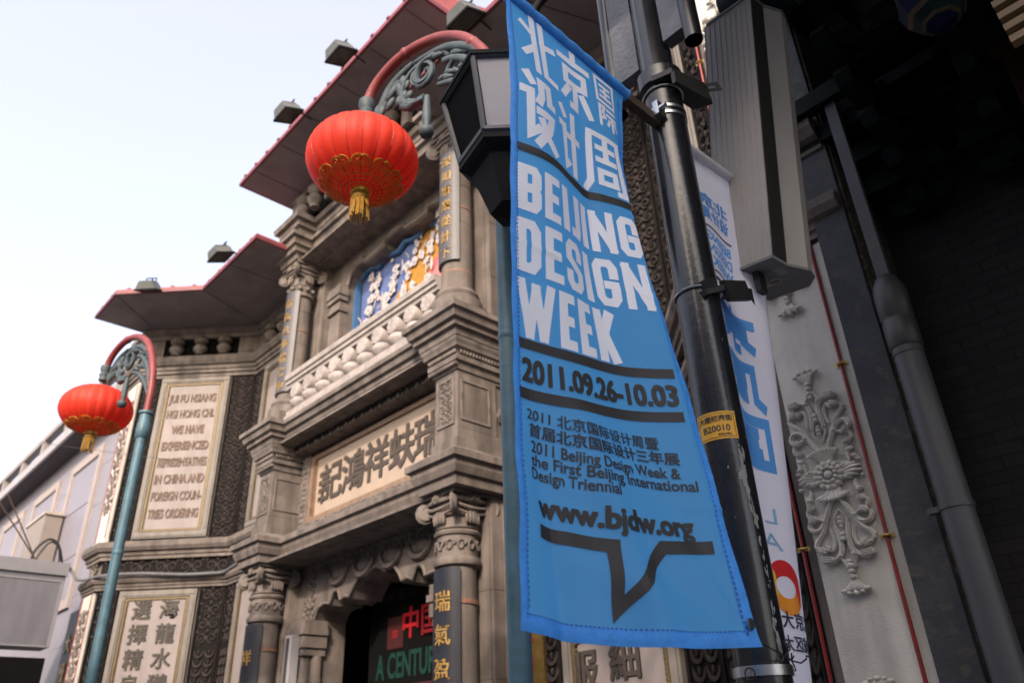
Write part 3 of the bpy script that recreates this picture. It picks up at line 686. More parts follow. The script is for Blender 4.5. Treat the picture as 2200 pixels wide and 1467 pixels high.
for sg, cx in ((-1, XC-2.32), (1, XC+2.22)):
    for z, r in ((1.1, .2255), (2.25, .2228)): b.lathe([(r, z), (r+.001, z+.002), (r+.001, z+.006), (r, z+.008)], (cx, 5.53, 0), 28)
    for z in (8.1, 8.75): b.lathe([(.2085, z), (.2095, z+.002), (.2095, z+.006), (.2085, z+.008)], (cx, 5.53, 0), 28)
    for z in (1.4, 2.3, 3.2): b.box(XC+sg*2.066, XC+sg*2.564, 5.738, 5.742, z, z+.008); b.box(XC+sg*2.56, XC+sg*2.563, 5.76, 6.2, z, z+.008)
    for z in (7.3, 8.2, 9.0): b.box(XC+sg*2.562, XC+sg*2.565, 5.82, 6.2, z, z+.008)
sub("joint", b, mat("dark_joint", (.06, .05, .043), .9))
# balustrade
b = B(); b.sweep([(0, 6.50), (.06, 6.50), (.06, 6.60), (.03, 6.62), (.03, 6.70), (0, 6.70)], [(XC-2.05, 5.36), (XC+2.05, 5.36)]); b.box(XC-2.05, XC+2.05, 5.36, 5.62, 6.502, 6.70); sub("balustrade_plinth", b, MARBLE)
b = B(); b.sweep([(0, 7.14), (.02, 7.14), (.03, 7.19), (.06, 7.2), (.06, 7.25), (.09, 7.27), (.10, 7.34), (.08, 7.37), (0, 7.37)], [(XC-2.05, 5.36), (XC+2.05, 5.36)]); b.box(XC-2.05, XC+2.05, 5.36, 5.6, 7.14, 7.368); sub("handrail", b, MARBLE)
for k in range(10):
    b = B(); baluster(b, XC-1.8+k*.4, 5.46, 6.695, 7.145, .165); sub("baluster", b, MARBLE, smooth=True)
# upper opening: jambs, flat cusped arch, mural
b = B(); hh = [(1.45, 6.5), (1.45, 9.12), (1.36, 9.32), (1.22, 9.42), (.95, 9.46), (.92, 9.36), (.62, 9.36), (.30, 9.40), (.28, 9.47), (.0, 9.53)]
b.prism([(XC-2.02, 6.5)]+[(XC-x, z) for x, z in hh]+[(XC+x, z) for x, z in reversed(hh[:-1])]+[(XC+2.02, 6.5), (XC+2.02, 9.76), (XC-2.02, 9.76)], 5.98, 6.35, 'y'); sub("upper_wall", b, STONE)
b = B(); b.tube([(XC-x, 5.975, z+.05) for x, z in hh[1:]]+[(XC+x, 5.975, z+.05) for x, z in reversed(hh[1:-1])], .045, 6)
for sg in (-1, 1):
    x = XC+sg*1.62; b.box(x-.17, x+.17, 5.86, 5.98, 6.5, 8.6)
    for z0, z1, e in ((8.6, 8.68, .03), (8.7, 8.8, .0), (8.82, 8.9, .04), (8.92, 9.05, .06), (9.05, 9.14, .03)): b.box(x-.17-e, x+.17+e, 5.84-e, 5.98, z0, z1)
sub("arch_moulding", b, STONE, smooth=50)
b = B()
for x0, x1, z0, z1 in ((-1.45, -1.38, 6.5, 9.3), (1.38, 1.45, 6.5, 9.3)): b.box(XC+x0, XC+x1, 6.12, 6.22, z0, z1)
b.tube([(XC-1.4+.2*i, 6.2, 9.33+.12*sin(i*1.1)**2) for i in range(15)], .05, 6); sub("window_frame", b, WBLUE)
mur = bpy.data.objects.new("mural", None); COL.objects.link(mur); mur.parent = shop; mur.location = -Vector(shop.location)
b = B(); b.box(XC-1.5, XC+1.5, 6.25, 6.33, 6.5, 9.6); b.obj("blue_ground", MURB, mur)
def blob(b, cx, cz, rx, rz, y, ph=0, rough=.18, n=22):
    random_ = random.Random(int((cx*31+cz*17+ph)*1000)); q = [1+rough*random_.uniform(-1, 1) for _ in range(n)]
    b.prism([(cx+rx*q[i]*cos(2*pi*i/n), cz+rz*q[i]*sin(2*pi*i/n)) for i in range(n)], y, y+.01, 'y')
b = B()
b.prism([(XC-1.5, 6.5), (XC+1.5, 6.5), (XC+1.5, 9.6), (XC+.45, 9.6), (XC+.28, 9.15), (XC+.02, 8.75), (XC-.30, 8.45), (XC-.75, 8.2), (XC-1.5, 7.95)], 6.238, 6.25, 'y'); b.obj("ochre_ground", MURO, mur)
b = B(); b.prism([(XC+.48, 6.5)]+[(XC+1.40+.92*cos(a), 7.95+.95*sin(a)) for a in [pi-.12*k for k in range(0, 16)]]+[(XC+1.5, 6.5)], 6.226, 6.238, 'y'); b.obj("rose_disc", MURR, mur)
b = B(); b.prism([(XC+.62, 6.5)]+[(XC+1.42+.80*cos(a), 7.93+.83*sin(a)) for a in [pi-.12*k for k in range(0, 16)]]+[(XC+1.5, 6.5)], 6.214, 6.226, 'y'); b.obj("pink_disc", MURP, mur)
b = B(); hb = B(); rnd = random.Random(21); k = 0
for cxm, czm, n_ in ((-1.15, 8.3, 7), (-.95, 7.7, 6), (-.65, 8.5, 9), (-.45, 8.0, 8), (-.2, 8.8, 9), (.1, 8.35, 7), (.3, 9.0, 8), (.55, 8.6, 6), (.75, 9.1, 7), (-.9, 9.05, 5), (-.3, 7.5, 6), (1.1, 9.1, 6)):
    for q in range(n_):
        x = cxm+rnd.gauss(0, .15); z = czm+rnd.gauss(0, .16); rx = rnd.uniform(.03, .11); rz = rnd.uniform(.03, .13); y = 6.205-.0002*k; k += 1
        blob(b, XC+x, z, rx, rz, y, k, .38, 16)
        if rx > .06: blob(hb, XC+x+.01, z-.01, rx*.38, rz*.38, y-.004, k+500, .4, 10)
    for q in range(3):
        x = cxm+rnd.gauss(0, .1); z = czm+rnd.gauss(0, .1); a = rnd.uniform(0, 6.28); L = rnd.uniform(.12, .3)
        b.tube(curve([(XC+x, 6.20, z), (XC+x+L*.5*cos(a)+.04, 6.198, z+L*.5*sin(a)), (XC+x+L*cos(a), 6.2, z+L*sin(a)+.05)], 4), .011, 4)
hb.obj("blossom_heart", mat("mural_heart", (.20, .23, .33), .6, .3, 9), mur)
b.obj("white_blossom", MURW, mur)
# entablature and attic under the main roof
b = B(); b.sweep([(0, 9.74), (.04, 9.74), (.06, 9.84), (.12, 9.86), (.13, 9.95), (.18, 9.97), (.20, 10.08), (.26, 10.1), (.26, 10.18), (.05, 10.2), (.05, 10.42), (.12, 10.44), (.13, 10.54), (.2, 10.56), (.22, 10.66), (.0, 10.68)], ppath(5.62)); sub("entablature", b, STONE)
b = B(); b.prism([(XC-I1, 6.3), (XC-I1, 5.3), (XC+I1, 5.3), (XC+I1, 6.3)], 9.745, 9.78, 'z'); sub("upper_soffit", b, STONE2)
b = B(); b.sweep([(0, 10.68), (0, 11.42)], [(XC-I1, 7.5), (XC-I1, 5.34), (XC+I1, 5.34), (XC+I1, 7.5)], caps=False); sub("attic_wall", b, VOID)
b = B()
for x in (-2.45, -1.2, 0, 1.2, 2.45): b.box(XC+x-.1, XC+x+.1, 5.26, 5.34, 10.68, 11.3)
b.box(XC-2.56, XC+2.56, 5.24, 5.34, 11.25, 11.38); sub("attic_post", b, STONE2)
for x in (-2.1, -1.65, -.8, -.4, .4, .8, 1.65, 2.1): b = B(); baluster(b, XC+x, 5.27, 10.69, 11.24, .16, False); sub("baluster", b, STONE2, smooth=True)
# main roof
EX0, EX1, EY, EZ = -11.8, -6.2, 4.3, 11.42
b = B(); b.box(EX0, EX1, EY, 8, EZ, EZ+.05); sub("soffit", b, SOFFIT)
b = B()
for i in range(6): x = EX0+.55+i*.95; b.box(x-.007, x+.007, EY+.02, 5.3, EZ-.005, EZ)
sub("soffit_joint", b, GROOVE)
b = B(); b.prism([(EY-.04, EZ+.06), (EY-.03, EZ+.14), (7.5, EZ+1.7), (7.5, EZ+.05)], EX0-.03, EX1+.03, 'x'); sub("roof", b, TILE)
b = B(); b.box(EX0-.045, EX1+.045, EY-.05, EY, EZ, EZ+.06); b.box(EX0-.045, EX0, EY, 7.5, EZ, EZ+.09); b.box(EX1, EX1+.045, EY, 7.5, EZ, EZ+.09)
for i in range(13): b.ball((EX0+.2+i*.43, EY-.03, EZ+.10), (.05, .045, .035), 8, 5)
sub("eave_trim", b, REDTRIM)
# interior behind the door
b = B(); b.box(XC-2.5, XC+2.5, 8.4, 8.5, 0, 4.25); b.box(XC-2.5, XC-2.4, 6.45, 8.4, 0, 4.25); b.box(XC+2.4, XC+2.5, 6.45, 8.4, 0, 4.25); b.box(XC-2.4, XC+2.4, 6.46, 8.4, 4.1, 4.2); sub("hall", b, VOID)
b = B(); b.box(-16.5, -1.5, 7.6, 9.0, 0, 9.9); sub("rear_block", b, STONE)

# ---- signs and boards that hang on the shop
t = thing("name_sign", "cream name board with five large dark Chinese characters over the entrance", "sign", (XC, 5.8, 5.3))
b = B(); 
for x0, x1, z0, z1 in ((XC-1.78, XC+1.78, 4.87, 4.94), (XC-1.78, XC-1.62, 4.94, 5.95), (XC+1.62, XC+1.78, 4.94, 5.95), (XC-1.62, XC+1.62, 5.88, 5.95)): b.box(x0, x1, 5.76, 5.84, z0, z1)
z = 4.98
while z < 5.85:
    for x in (XC-1.65, XC+1.65): b.box(x-.035, x+.035, 5.745, 5.76, z, z+.025)
    z += .05
b.obj("frame", mat("brown_frame", (.20, .13, .085), .6, .25, 9), t)
b = B(); b.box(XC-1.62, XC+1.62, 5.80, 5.84, 4.94, 5.88); b.obj("board", mat("cream_sign_board", (.34, .265, .205), .6, .08, 4, .05), t)
b = B()
for x, ch in ((-10.16, "記"), (-9.55, "鴻"), (-8.93, "祥"), (-8.31, "蚨"), (-7.72, "瑞")): b.text(ch, .64, T(x, 5.79, 5.17) @ UPR, .020, .004)
b.obj("lettering", mat("sign_ink", (.055, .04, .03), .6, .3, 12), t)
b = B()
for i, ch in enumerate("光緒癸卯"): b.text(ch, .09, T(-10.50, 5.797, 5.55-i*.13) @ UPR, .01, .003)
b.obj("small_lettering", GOLD, t)
def couplet(cx, cy, r, z0, z1, chars, size, step, ztop, m, label, zs=None):
    t = thing("couplet_board", label, "plaque", (cx, cy-r, z0), "couplet boards on the portal columns")
    a0, a1 = radians(270-62), radians(270+58); n = 12; b = B(); vs = []
    for rr in (r, r+.03):
        for z in (z0, z1): vs += [(cx+rr*cos(a0+(a1-a0)*i/n), cy+rr*sin(a0+(a1-a0)*i/n), z) for i in range(n+1)]
    k = n+1; fs = []
    for i in range(n):
        fs += [(2*k+i, 2*k+i+1, 3*k+i+1, 3*k+i), (i, k+i, k+i+1, i+1), (k+i, 3*k+i, 3*k+i+1, k+i+1), (i+1, 2*k+i+1, 2*k+i, i)]
    fs += [(0, 2*k, 3*k, k), (n, k+n, 3*k+n, 2*k+n)]; b.add(vs, fs); b.obj("board", m, t, smooth=35)
    b = B()
    for i, ch in enumerate(chars):
        for ox, oy, oz, vs, fs in heavy(ch, size, .010, .003):
            b.add([(cx+(r+.034+z+oz)*sin((x+ox)/(r+.03)+.20), cy-(r+.034+z+oz)*cos((x+ox)/(r+.03)+.20), y+oy+ztop-i*step) for x, y, z in vs], fs)
    b.obj("lettering", GOLDL, t)
couplet(XC+2.22, 5.53, .235, .55, 3.42, "瑞氣盈門鳳", .225, .335, 2.99, PLAQ, "dark blue curved board reading 瑞氣盈門 on the ground floor column beside the banner")
couplet(XC-2.32, 5.53, .235, .55, 3.42, "祥北辰光耀", .22, .44, 2.88, PLAQ, "dark blue curved board beginning with 祥 on the column by the small loudspeaker")
couplet(XC+2.22, 5.53, .225, 7.45, 9.42, "深如事業從計下", .19, .265, 9.10, PLAQG, "grey curved board with gold characters on the upper column behind the black lamp")
couplet(XC-2.32, 5.53, .225, 7.15, 9.15, "市色已多居仁中", .19, .27, 8.82, PLAQG, "grey curved board with gold characters on the upper column beside the lower roof")
# LED signs inside the entrance
t = thing("led_sign", "dark sign board in the entrance with red 中国 and green A CENTURY", "sign", (XC, 6.7, 3))
b = B(); b.box(-10.2, -7.0, 6.66, 6.72, 2.3, 3.62); b.obj("board", VOID, t)
b = B(); b.text("中国", .44, T(-9.40, 6.65, 3.12) @ UPR, .016, .004, 'LEFT'); b.text("33", .14, T(-9.56, 6.65, 3.12) @ UPR, .004, .003)
b.obj("red_lettering", glow("red_led", (.36, .005, .009), .04), t)
b = B(); b.box(-9.74, -9.36, 6.652, 6.658, 2.98, 3.40); b.box(-10.1, -7.1, 6.652, 6.658, 2.42, 2.50); b.obj("red_plate", mat("dull_red_plate", (.045, .006, .007), .6), t)
b = B(); b.text("A CENTURY", .46, T(-9.98, 6.65, 2.60) @ UPR, .018, .004, 'LEFT', .62); b.obj("green_lettering", glow("green_led", (.004, .035, .025), .035), t)
# column loudspeaker on the left flank wall of the portal
t = thing("column_speaker", "small white and black column loudspeaker on the portal wall beside the entrance", "loudspeaker", (-10.66, 5.72, 2.3))
b = B(); b.bbox(-10.76, -10.58, 5.60, 5.735, 2.45, 3.22, .01); b.obj("housing", mat("white_speaker_shell", (.28, .27, .28), .5, .05, 4), t)
b = B(); b.box(-10.72, -10.64, 5.59, 5.60, 2.49, 3.18); b.obj("grille", SPKD, t)
# gilt plaque at the right flank of the portal
t = thing("shop_plaque", "tarnished gold plaque with red characters on the wall beside the teal post", "plaque", (-6.2, 6.12, 2.5))
b = B(); b.box(-6.42, -6.02, 6.06, 6.125, 2.0, 2.95); b.obj("board", mat("tarnished_gold", (.20, .13, .035), .45, .3, 9, metal=.4), t)
b = B(); b.text("老", .2, T(-6.24, 6.055, 2.66) @ UPR, .015, .003); b.text("号", .2, T(-6.24, 6.055, 2.36) @ UPR, .015, .003); b.obj("lettering", mat("plaque_red", (.35, .03, .03), .5), t)

# ================================================================== roof floodlights
def floodlight(x, y, z, ang, label):
    t = thing("floodlight", label, "floodlight", (x, y, z), "floodlights along the eaves")
    M = T(x, y, z) @ Rz(ang) @ Rx(radians(24))
    b = B(M); b.prism([(-.2, -.05), (.2, -.05), (.13, .10), (-.13, .10)], -.16, .16, 'y')
    for i in range(5): b.box(-.12+i*.06-.006, -.12+i*.06+.006, -.13, .13, .10, .13)
    b.obj("housing", FLOODH, t)
    b = B(M); b.box(-.19, .19, -.15, .15, -.062, -.051); b.obj("glass", FLOODG, t)
    b = B(M); b.box(-.215, .215, -.175, -.152, -.07, -.04); b.box(-.215, .215, .152, .175, -.07, -.04); b.box(-.215, -.192, -.152, .152, -.07, -.04); b.box(.192, .215, -.152, .152, -.07, -.04); b.obj("rim", IRON, t)
    b = B(T(x, y, z) @ Rz(ang)); b.tube([(-.1, 0, .09), (-.1, .04, .25), (.1, .04, .25), (.1, 0, .09)], .012, 6); b.tube([(0, .04, .25), (0, .2, .16), (0, .45, .12)], .014, 6); b.obj("bracket", IRON, t)
floodlight(-7.66, 3.93, 11.2, 0, "floodlight on the tall eave straight above the larger red lantern")
floodlight(-9.30, 3.93, 11.2, 0, "floodlight on the tall eave nearer its outer corner, against the sky")
floodlight(-5.02, 4.22, 9.78, 0, "floodlight seen against the soffit beside the top hem of the blue banner")
floodlight(-12.0, 4.18, 9.88, 0, "floodlight on the lower roof edge close to the upper column capital")
floodlight(-14.12, 3.66, 9.98, pi/4, "floodlight on the lower roof edge straight above the distant lantern's post")

# ================================================================== lantern posts and lanterns
def lantern_post(X, label):
    Y = 2.3; t = thing("lantern_post", label, "lamp post", (X, Y, 0), "teal posts carrying red lanterns")
    b = B(); b.lathe([(.11, 0), (.11, .12), (.075, .2), (.06, .9), (.05, .95), (.049, 2.9), (.047, 4.62), (.047, 4.72)], (X, Y, 0), 16); b.obj("post", TEAL, t, smooth=True)
    b = B(); b.lathe([(.047, 3.4), (.052, 3.41), (.052, 3.44), (.047, 3.45)], (X, Y, 0), 16); b.lathe([(.048, 4.58), (.066, 4.6), (.068, 4.68), (.066, 4.74), (.058, 4.76), (.058, 4.84), (.075, 4.85), (.075, 4.875), (.04, 4.88)], (X, Y, 0), 18); b.obj("collar", TEAL, t, smooth=True)
    A = Vector((-1.2, -.2, 0)); D = A.normalized()
    def at(s, z): return (X+D.x*s, Y+D.y*s, z)
    ctl = [(0, 4.87), (0.0, 5.08), (.03, 5.30), (.12, 5.54), (.27, 5.77), (.47, 5.93), (.69, 6.01), (.89, 6.02), (1.06, 5.96), (1.16, 5.87), (1.205, 5.77)]
    b = B(); b.tube(curve([at(s, z) for s, z in ctl], 4), .038, 12)
    for s, z in ((.20, 5.67), (.82, 6.025)): b.ball(at(s, z), (.046, .046, .046), 10, 6)
    b.obj("arm", REDPIPE, t, smooth=True)
    M = T(X, Y, 0) @ Rz(atan2(D.y, D.x)); b = B(M)   # scrollwork inside the crook, local x along the arm
    def sp(cx, cz, r, turn, a0, rad, turns=1.3): scroll(b, cx, cz, 0, r, turn, a0, rad, 6, 18, turns)
    sp(.66, 5.66, .215, 1, -pi*.55, .026, 1.25); sp(.62, 5.69, .12, -1, pi*.7, .030, 1.1); sp(.66, 5.66, .255, -1, pi*.95, .018, .55); sp(.34, 5.56, .085, 1, 0, .016, 1.0); sp(.93, 5.80, .06, -1, 0, .016, 1.0)
    for pts, r in (([(.08, 5.18), (.16, 5.42), (.30, 5.60), (.46, 5.70)], .018), ([(.06, 5.35), (.18, 5.60), (.34, 5.74), (.50, 5.82), (.72, 5.86)], .020), ([(.03, 5.05), (.16, 5.25), (.34, 5.42), (.50, 5.50)], .016), ([(.74, 5.87), (.92, 5.80), (1.03, 5.66), (1.07, 5.55)], .02), ([(.60, 5.46), (.60, 5.28), (.60, 5.18)], .020), ([(.62, 5.48), (.76, 5.46), (.84, 5.52)], .018)):
        cp = curve([(x, 0, z) for x, z in pts], 5) if len(pts) > 3 else [(x, 0, z) for x, z in pts]; b.tube(cp, [r*1.35*(.75+.55*sin(pi*i/(len(cp)-1))) for i in range(len(cp))], 7)
    for x, z, rx, rz, a in ((.92, 5.74, .10, .035, .7), (1.02, 5.62, .08, .03, 1.1), (.34, 5.66, .09, .03, -.5), (.50, 5.80, .10, .03, -.3), (.82, 5.58, .06, .03, 1.2), (.78, 5.5, .05, .025, .2), (.22, 5.50, .08, .025, -.9), (.40, 5.52, .07, .025, -.4), (.84, 5.70, .045, .06, 0)): [b.ball((x+dx_*rx*.7, .006*dx_, z+dz_*rz), (rx*.75, .022, rz*.9), 9, 6, rot=Matrix.Rotation(a+dx_*.25, 3, 'Y')) for dx_, dz_ in ((-1, .3), (0, 1.0), (1, .2), (.3, -.6))]
    b.lathe([(.0, 5.10), (.035, 5.11), (.05, 5.14), (.05, 5.17), (.02, 5.19)], (.60, 0, 0), 12)
    b.obj("scroll_bracket", SCROLL, t, smooth=60)
    b = B(); ex, ey, _ = at(1.205, 0)
    b.lathe([(.03, 5.60), (.055, 5.62), (.05, 5.66), (.06, 5.69), (.045, 5.72), (.06, 5.76), (.058, 5.805), (.04, 5.81)], (ex, ey, 0), 14); b.tube([(ex, ey, 5.61), (ex, ey, 5.53)], .014, 6)
    b.lathe([(.0, 5.50), (.045, 5.52), (.05, 5.54), (.02, 5.56)], (ex, ey, 0), 12); b.obj("finial", SCROLL, t, smooth=True)
    return ex, ey
def lantern(cx, cy, cz, a, label, spread=1.0):
    t = thing("red_lantern", label, "lantern", (cx, cy, cz), "red silk lanterns hanging from the posts"); bb = a*.72; nr = 22
    def P(th, ph, k=1.0):
        sc = (1-.035*(1-abs(sin(ph*nr/2)))**3)*k  # panels pinch in at the ribs
        return (cx+a*cos(th)*cos(ph)*sc, cy+a*cos(th)*sin(ph)*sc, cz+bb*sin(th)*k)
    b = B(); nj, ni = 20, nr*4; vs = []; fs = []
    for j in range(nj+1):
        th = -1.36+2.72*j/nj
        for i in range(ni): vs.append(P(th, 2*pi*i/ni))
    for j in range(nj):
        for i in range(ni): k = (i+1) % ni; fs.append((j*ni+i, j*ni+k, (j+1)*ni+k, (j+1)*ni+i))
    b.add(vs, fs); b.obj("silk_body", LANT, t, smooth=80)
    b = B()
    for i in range(nr): b.tube([P(-1.36+2.72*j/14, 2*pi*i/nr, 1.003) for j in range(15)], .0028, 5)
    b.obj("rib", mat("lantern_rib", (.38, .015, .012), .5), t)
    b = B()   # gold print round the foot and the crown
    def ring(th, r): b.tube([P(th, 2*pi*i/66, 1.006) for i in range(66)], r, 4, True)
    for th in (-.88, -.93, -1.09, -1.14, -1.22, -1.31): ring(th, .0045)
    for k in range(40):    # fret band
        p0 = 2*pi*k/40; q = .11
        b.tube([P(-1.06, p0, 1.006), P(-.96, p0, 1.006), P(-.96, p0+q*.8, 1.006), P(-1.03, p0+q*.8, 1.006), P(-1.03, p0+q*.4, 1.006)], .0034, 4)
    for k in range(11):    # cloud lobes
        p0 = 2*pi*k/11; rr = .17
        b.tube([P(-.88+rr*sin(pi*i/10)*.85, p0+.24*cos(pi*i/10)*1.05, 1.006) for i in range(11)], .006, 4)
        for sg in (-1, 1):
            pts = [];
            for i in range(12): q = .085*(1-i/15); aa = i*.62; pts.append(P(-.82+q*sin(aa)*.65, p0+sg*(.11+q*cos(aa)*1.2), 1.006))
            b.tube(pts, .0042, 4)
        b.tube([P(-.765, p0+.05*cos(2*pi*i/8), 1.006) for i in range(3)], .006, 4)
    b.obj("gold_print", LGOLD, t)
    b = B(); b.lathe([(a*.20, bb*.965), (a*.21, bb*1.03), (a*.12, bb*1.05), (.02, bb*1.06)], (cx, cy, cz), 20); b.lathe([(.01, -bb*1.10), (a*.17, -bb*1.08), (a*.19, -bb*.96)], (cx, cy, cz), 20); b.obj("cap", mat("lantern_gold_cap", (.55, .33, .06), .35, .15, 10, metal=.6), t, smooth=True)
    b = B(); b.tube([(cx, cy, cz+bb*1.04), (cx, cy, cz+bb*1.04+.06)], .006, 6); b.tube([(cx+.02*cos(k), cy, cz+bb*1.04+.05+.02*sin(k)) for k in [i*pi/4 for i in range(8)]], .004, 5, True); b.obj("hook", IRON, t)
    b = B(); rnd = random.Random(3)
    b.lathe([(.05, -bb*1.08), (.055, -bb*1.12), (.06, -bb*1.2), (.055, -bb*1.24)], (cx, cy, cz), 14)
    for k in range(46):
        an = 2*pi*k/46+rnd.uniform(-.05, .05); r0 = .058*rnd.uniform(.75, 1); r1 = r0+.02*rnd.uniform(-.3, 1)*spread; L = .17*rnd.uniform(.8, 1.05)
        if .2 < (an % (2*pi)) < .6: L *= .45
        b.tube([(cx+r0*cos(an), cy+r0*sin(an), cz-bb*1.2), (cx+(r0+r1)/2*cos(an), cy+(r0+r1)/2*sin(an), cz-bb*1.2-L*.5), (cx+r1*cos(an), cy+r1*sin(an), cz-bb*1.2-L)], .0042, 4)
    b.obj("tassel", TASSEL, t)
ex, ey = lantern_post(-2.42, "teal post rising behind the edge of the blue banner, red curved arm on top")
lantern(ex, ey, 5.25, .385, "larger red lantern with gold cloud print hanging in front of the tall roof")
ex, ey = lantern_post(-7.93, "teal post with a red curved arm before the dark carved wing, further away")
lantern(ex, ey, 5.25, .39, "smaller, more distant red lantern hanging against the sky by the lower roof")

# ================================================================== banners
K = 1.4
TL, TR, BL, BR = [Vector(c)*K+Vector((0, 0, 1.6)) for c in ((-1, .986, 1.841), (-1, 1.485, 1.799), (-1, .939, .184), (-.82, 1.404, .164))]
def cloth(u, v):
    p = (TL*(1-u)+TR*u)*(1-v)+(BL*(1-u)+BR*u)*v
    e = min(1, v*5)
    d = .020*sin(5.4*u+2.2*v+.4)*e + .012*sin(11*u-5.5*v+1.0)*e*(1-.4*v) + .010*sin(7*v+3*u)*e*(.4+u)
    # sharper fold running down from mid width to the free corner
    s = u-(.30+.95*max(0, v-.70)); d += .022*exp(-(s/.085)**2)*max(0, min(1, (v-.66)*5))
    s = u-(.52+.10*sin(6*v)); d -= .022*exp(-(s/.09)**2)*max(0, min(1, (.62-v)*4))*e
    for a0, w, amp in ((.38, .05, .013), (.62, .055, -.010), (.90, .05, .006), (1.12, .06, -.012)):   # folds fanning out from the tied corner
        du, dv = (1.0-u)*.70, (1.0-v)*2.27; an = atan2(dv, max(du, 1e-4)); r = hypot(du, dv)
        d += amp*exp(-((an-a0)/(w*2.2))**2)*min(1, r*3)*max(0, 1-r/1.15)
    s = (u-.12)-.55*(v-.80); d -= .016*exp(-(s/.06)**2)*max(0, min(1, (v-.62)*4))*max(0, 1-abs(u-.2)*2.2)
    s = (u-.55)-.10*sin(5*v); d += .012*exp(-(s/.05)**2)*max(0, min(1, (.5-v)*5))*e
    d += sum(.0035*exp(-((v-q)/.004)**2) for q in (.165, .335, .5, .665, .835))*(.5+.5*sin(9*u))   # creases from being folded
    d += .0022*sin(46*v+9*u)*max(0, (u-.86)/.14)+.0018*sin(60*v)*max(0, (.05-u)/.05)
    sag = -.018*sin(pi*min(max(u, 0), 1))*v
    t = max(0, min(1, (u-.84)/.16)); t = t*t*(3-2*t)*max(0, sin(pi*min(max(v, 0), 1)))**.7
    return p+Vector((d-.045*t, d*.12-.060*t, sag))
def wcl(u, v):
    a, b_, c, d_ = Vector((-1.43, 2.55, 4.10)), Vector((-1.41, 3.10, 4.12)), Vector((-1.44, 2.53, 1.72)), Vector((-1.57, 3.03, 1.70))
    p = (a*(1-u)+b_*u)*(1-v)+(c*(1-u)+d_*u)*v
    return p+Vector((.02*sin(8*u+2*v)*min(1, v*4), .0, 0))
def sheet(b, f, nu, nv, u0=0, u1=1, v0=0, v1=1, off=0., th=.0):
    vs = []; fs = []
    for j in range(nv+1):
        for i in range(nu+1): vs.append(surf(f, u0+(u1-u0)*i/nu, v0+(v1-v0)*j/nv, off))
    for j in range(nv):
        for i in range(nu): a = j*(nu+1)+i; fs.append((a, a+nu+1, a+nu+2, a+1))
    b.add(vs, fs)
def surf(f, u, v, off):
    p = f(u, v); e = 1e-3; n = (f(u+e, v)-p).cross(p-f(u, v+e)).normalized()
    if off: p = p+n*off
    return tuple(p)
def decal(b, f, vs, fs, off, W_, H_, step=.02):
    """flat shapes given in (u,v) laid on the cloth: cut along a fine grid, then wrapped, so that they follow the folds"""
    bm = bmesh.new(); vv = [bm.verts.new((x, y, z)) for x, y, z in vs]
    for q in fs:
        try: bm.faces.new([vv[i] for i in q])
        except ValueError: pass
    bmesh.ops.triangulate(bm, faces=bm.faces[:])
    for ax, ln in ((0, W_), (1, H_)):
        cs = [x.co[ax] for x in bm.verts]; k = step/ln; a = ceil(min(cs)/k)
        while a*k < max(cs):
            n = Vector((1, 0, 0)) if ax == 0 else Vector((0, 1, 0))
            bmesh.ops.bisect_plane(bm, geom=bm.verts[:]+bm.edges[:]+bm.faces[:], plane_co=n*(a*k), plane_no=n, dist=1e-6); a += 1
    bm.verts.index_update()
    out = [surf(f, q.co.x, q.co.y, off+q.co.z) for q in bm.verts]; of = [tuple(q.index for q in fc.verts) for fc in bm.faces]
    bm.free()
    # face outwards: same side as the offset
    b.add(out, of)
def stroke_poly(pts, w, closed=False):
    """thick polyline in metric space -> list of quads as polygons, mitred, square ends"""
    P = [Vector(p) for p in pts]; n = len(P)
    if not closed:
        d = (P[0]-P[1]).normalized(); P[0] = P[0]+d*w*.5; d = (P[-1]-P[-2]).normalized(); P[-1] = P[-1]+d*w*.5
    L = []; R = []
    for i in range(n):
        a = P[i-1] if (i > 0 or closed) else None; c = P[(i+1) % n] if (i < n-1 or closed) else None
        n1 = Vector((-(P[i]-a).normalized().y, (P[i]-a).normalized().x)) if a is not None else None
        n2 = Vector((-(c-P[i]).normalized().y, (c-P[i]).normalized().x)) if c is not None else None
        m = n2 if n1 is None else (n1 if n2 is None else (n1+n2)/max(.35, 1+n1.dot(n2)))
        L.append(P[i]+m*w*.5); R.append(P[i]-m*w*.5)
    vs = [(p.x, p.y) for p in L]+[(p.x, p.y) for p in R]; fs = []
    for i in range(n if closed else n-1): j = (i+1) % n; fs.append((i, j, n+j, n+i))
    return vs, fs
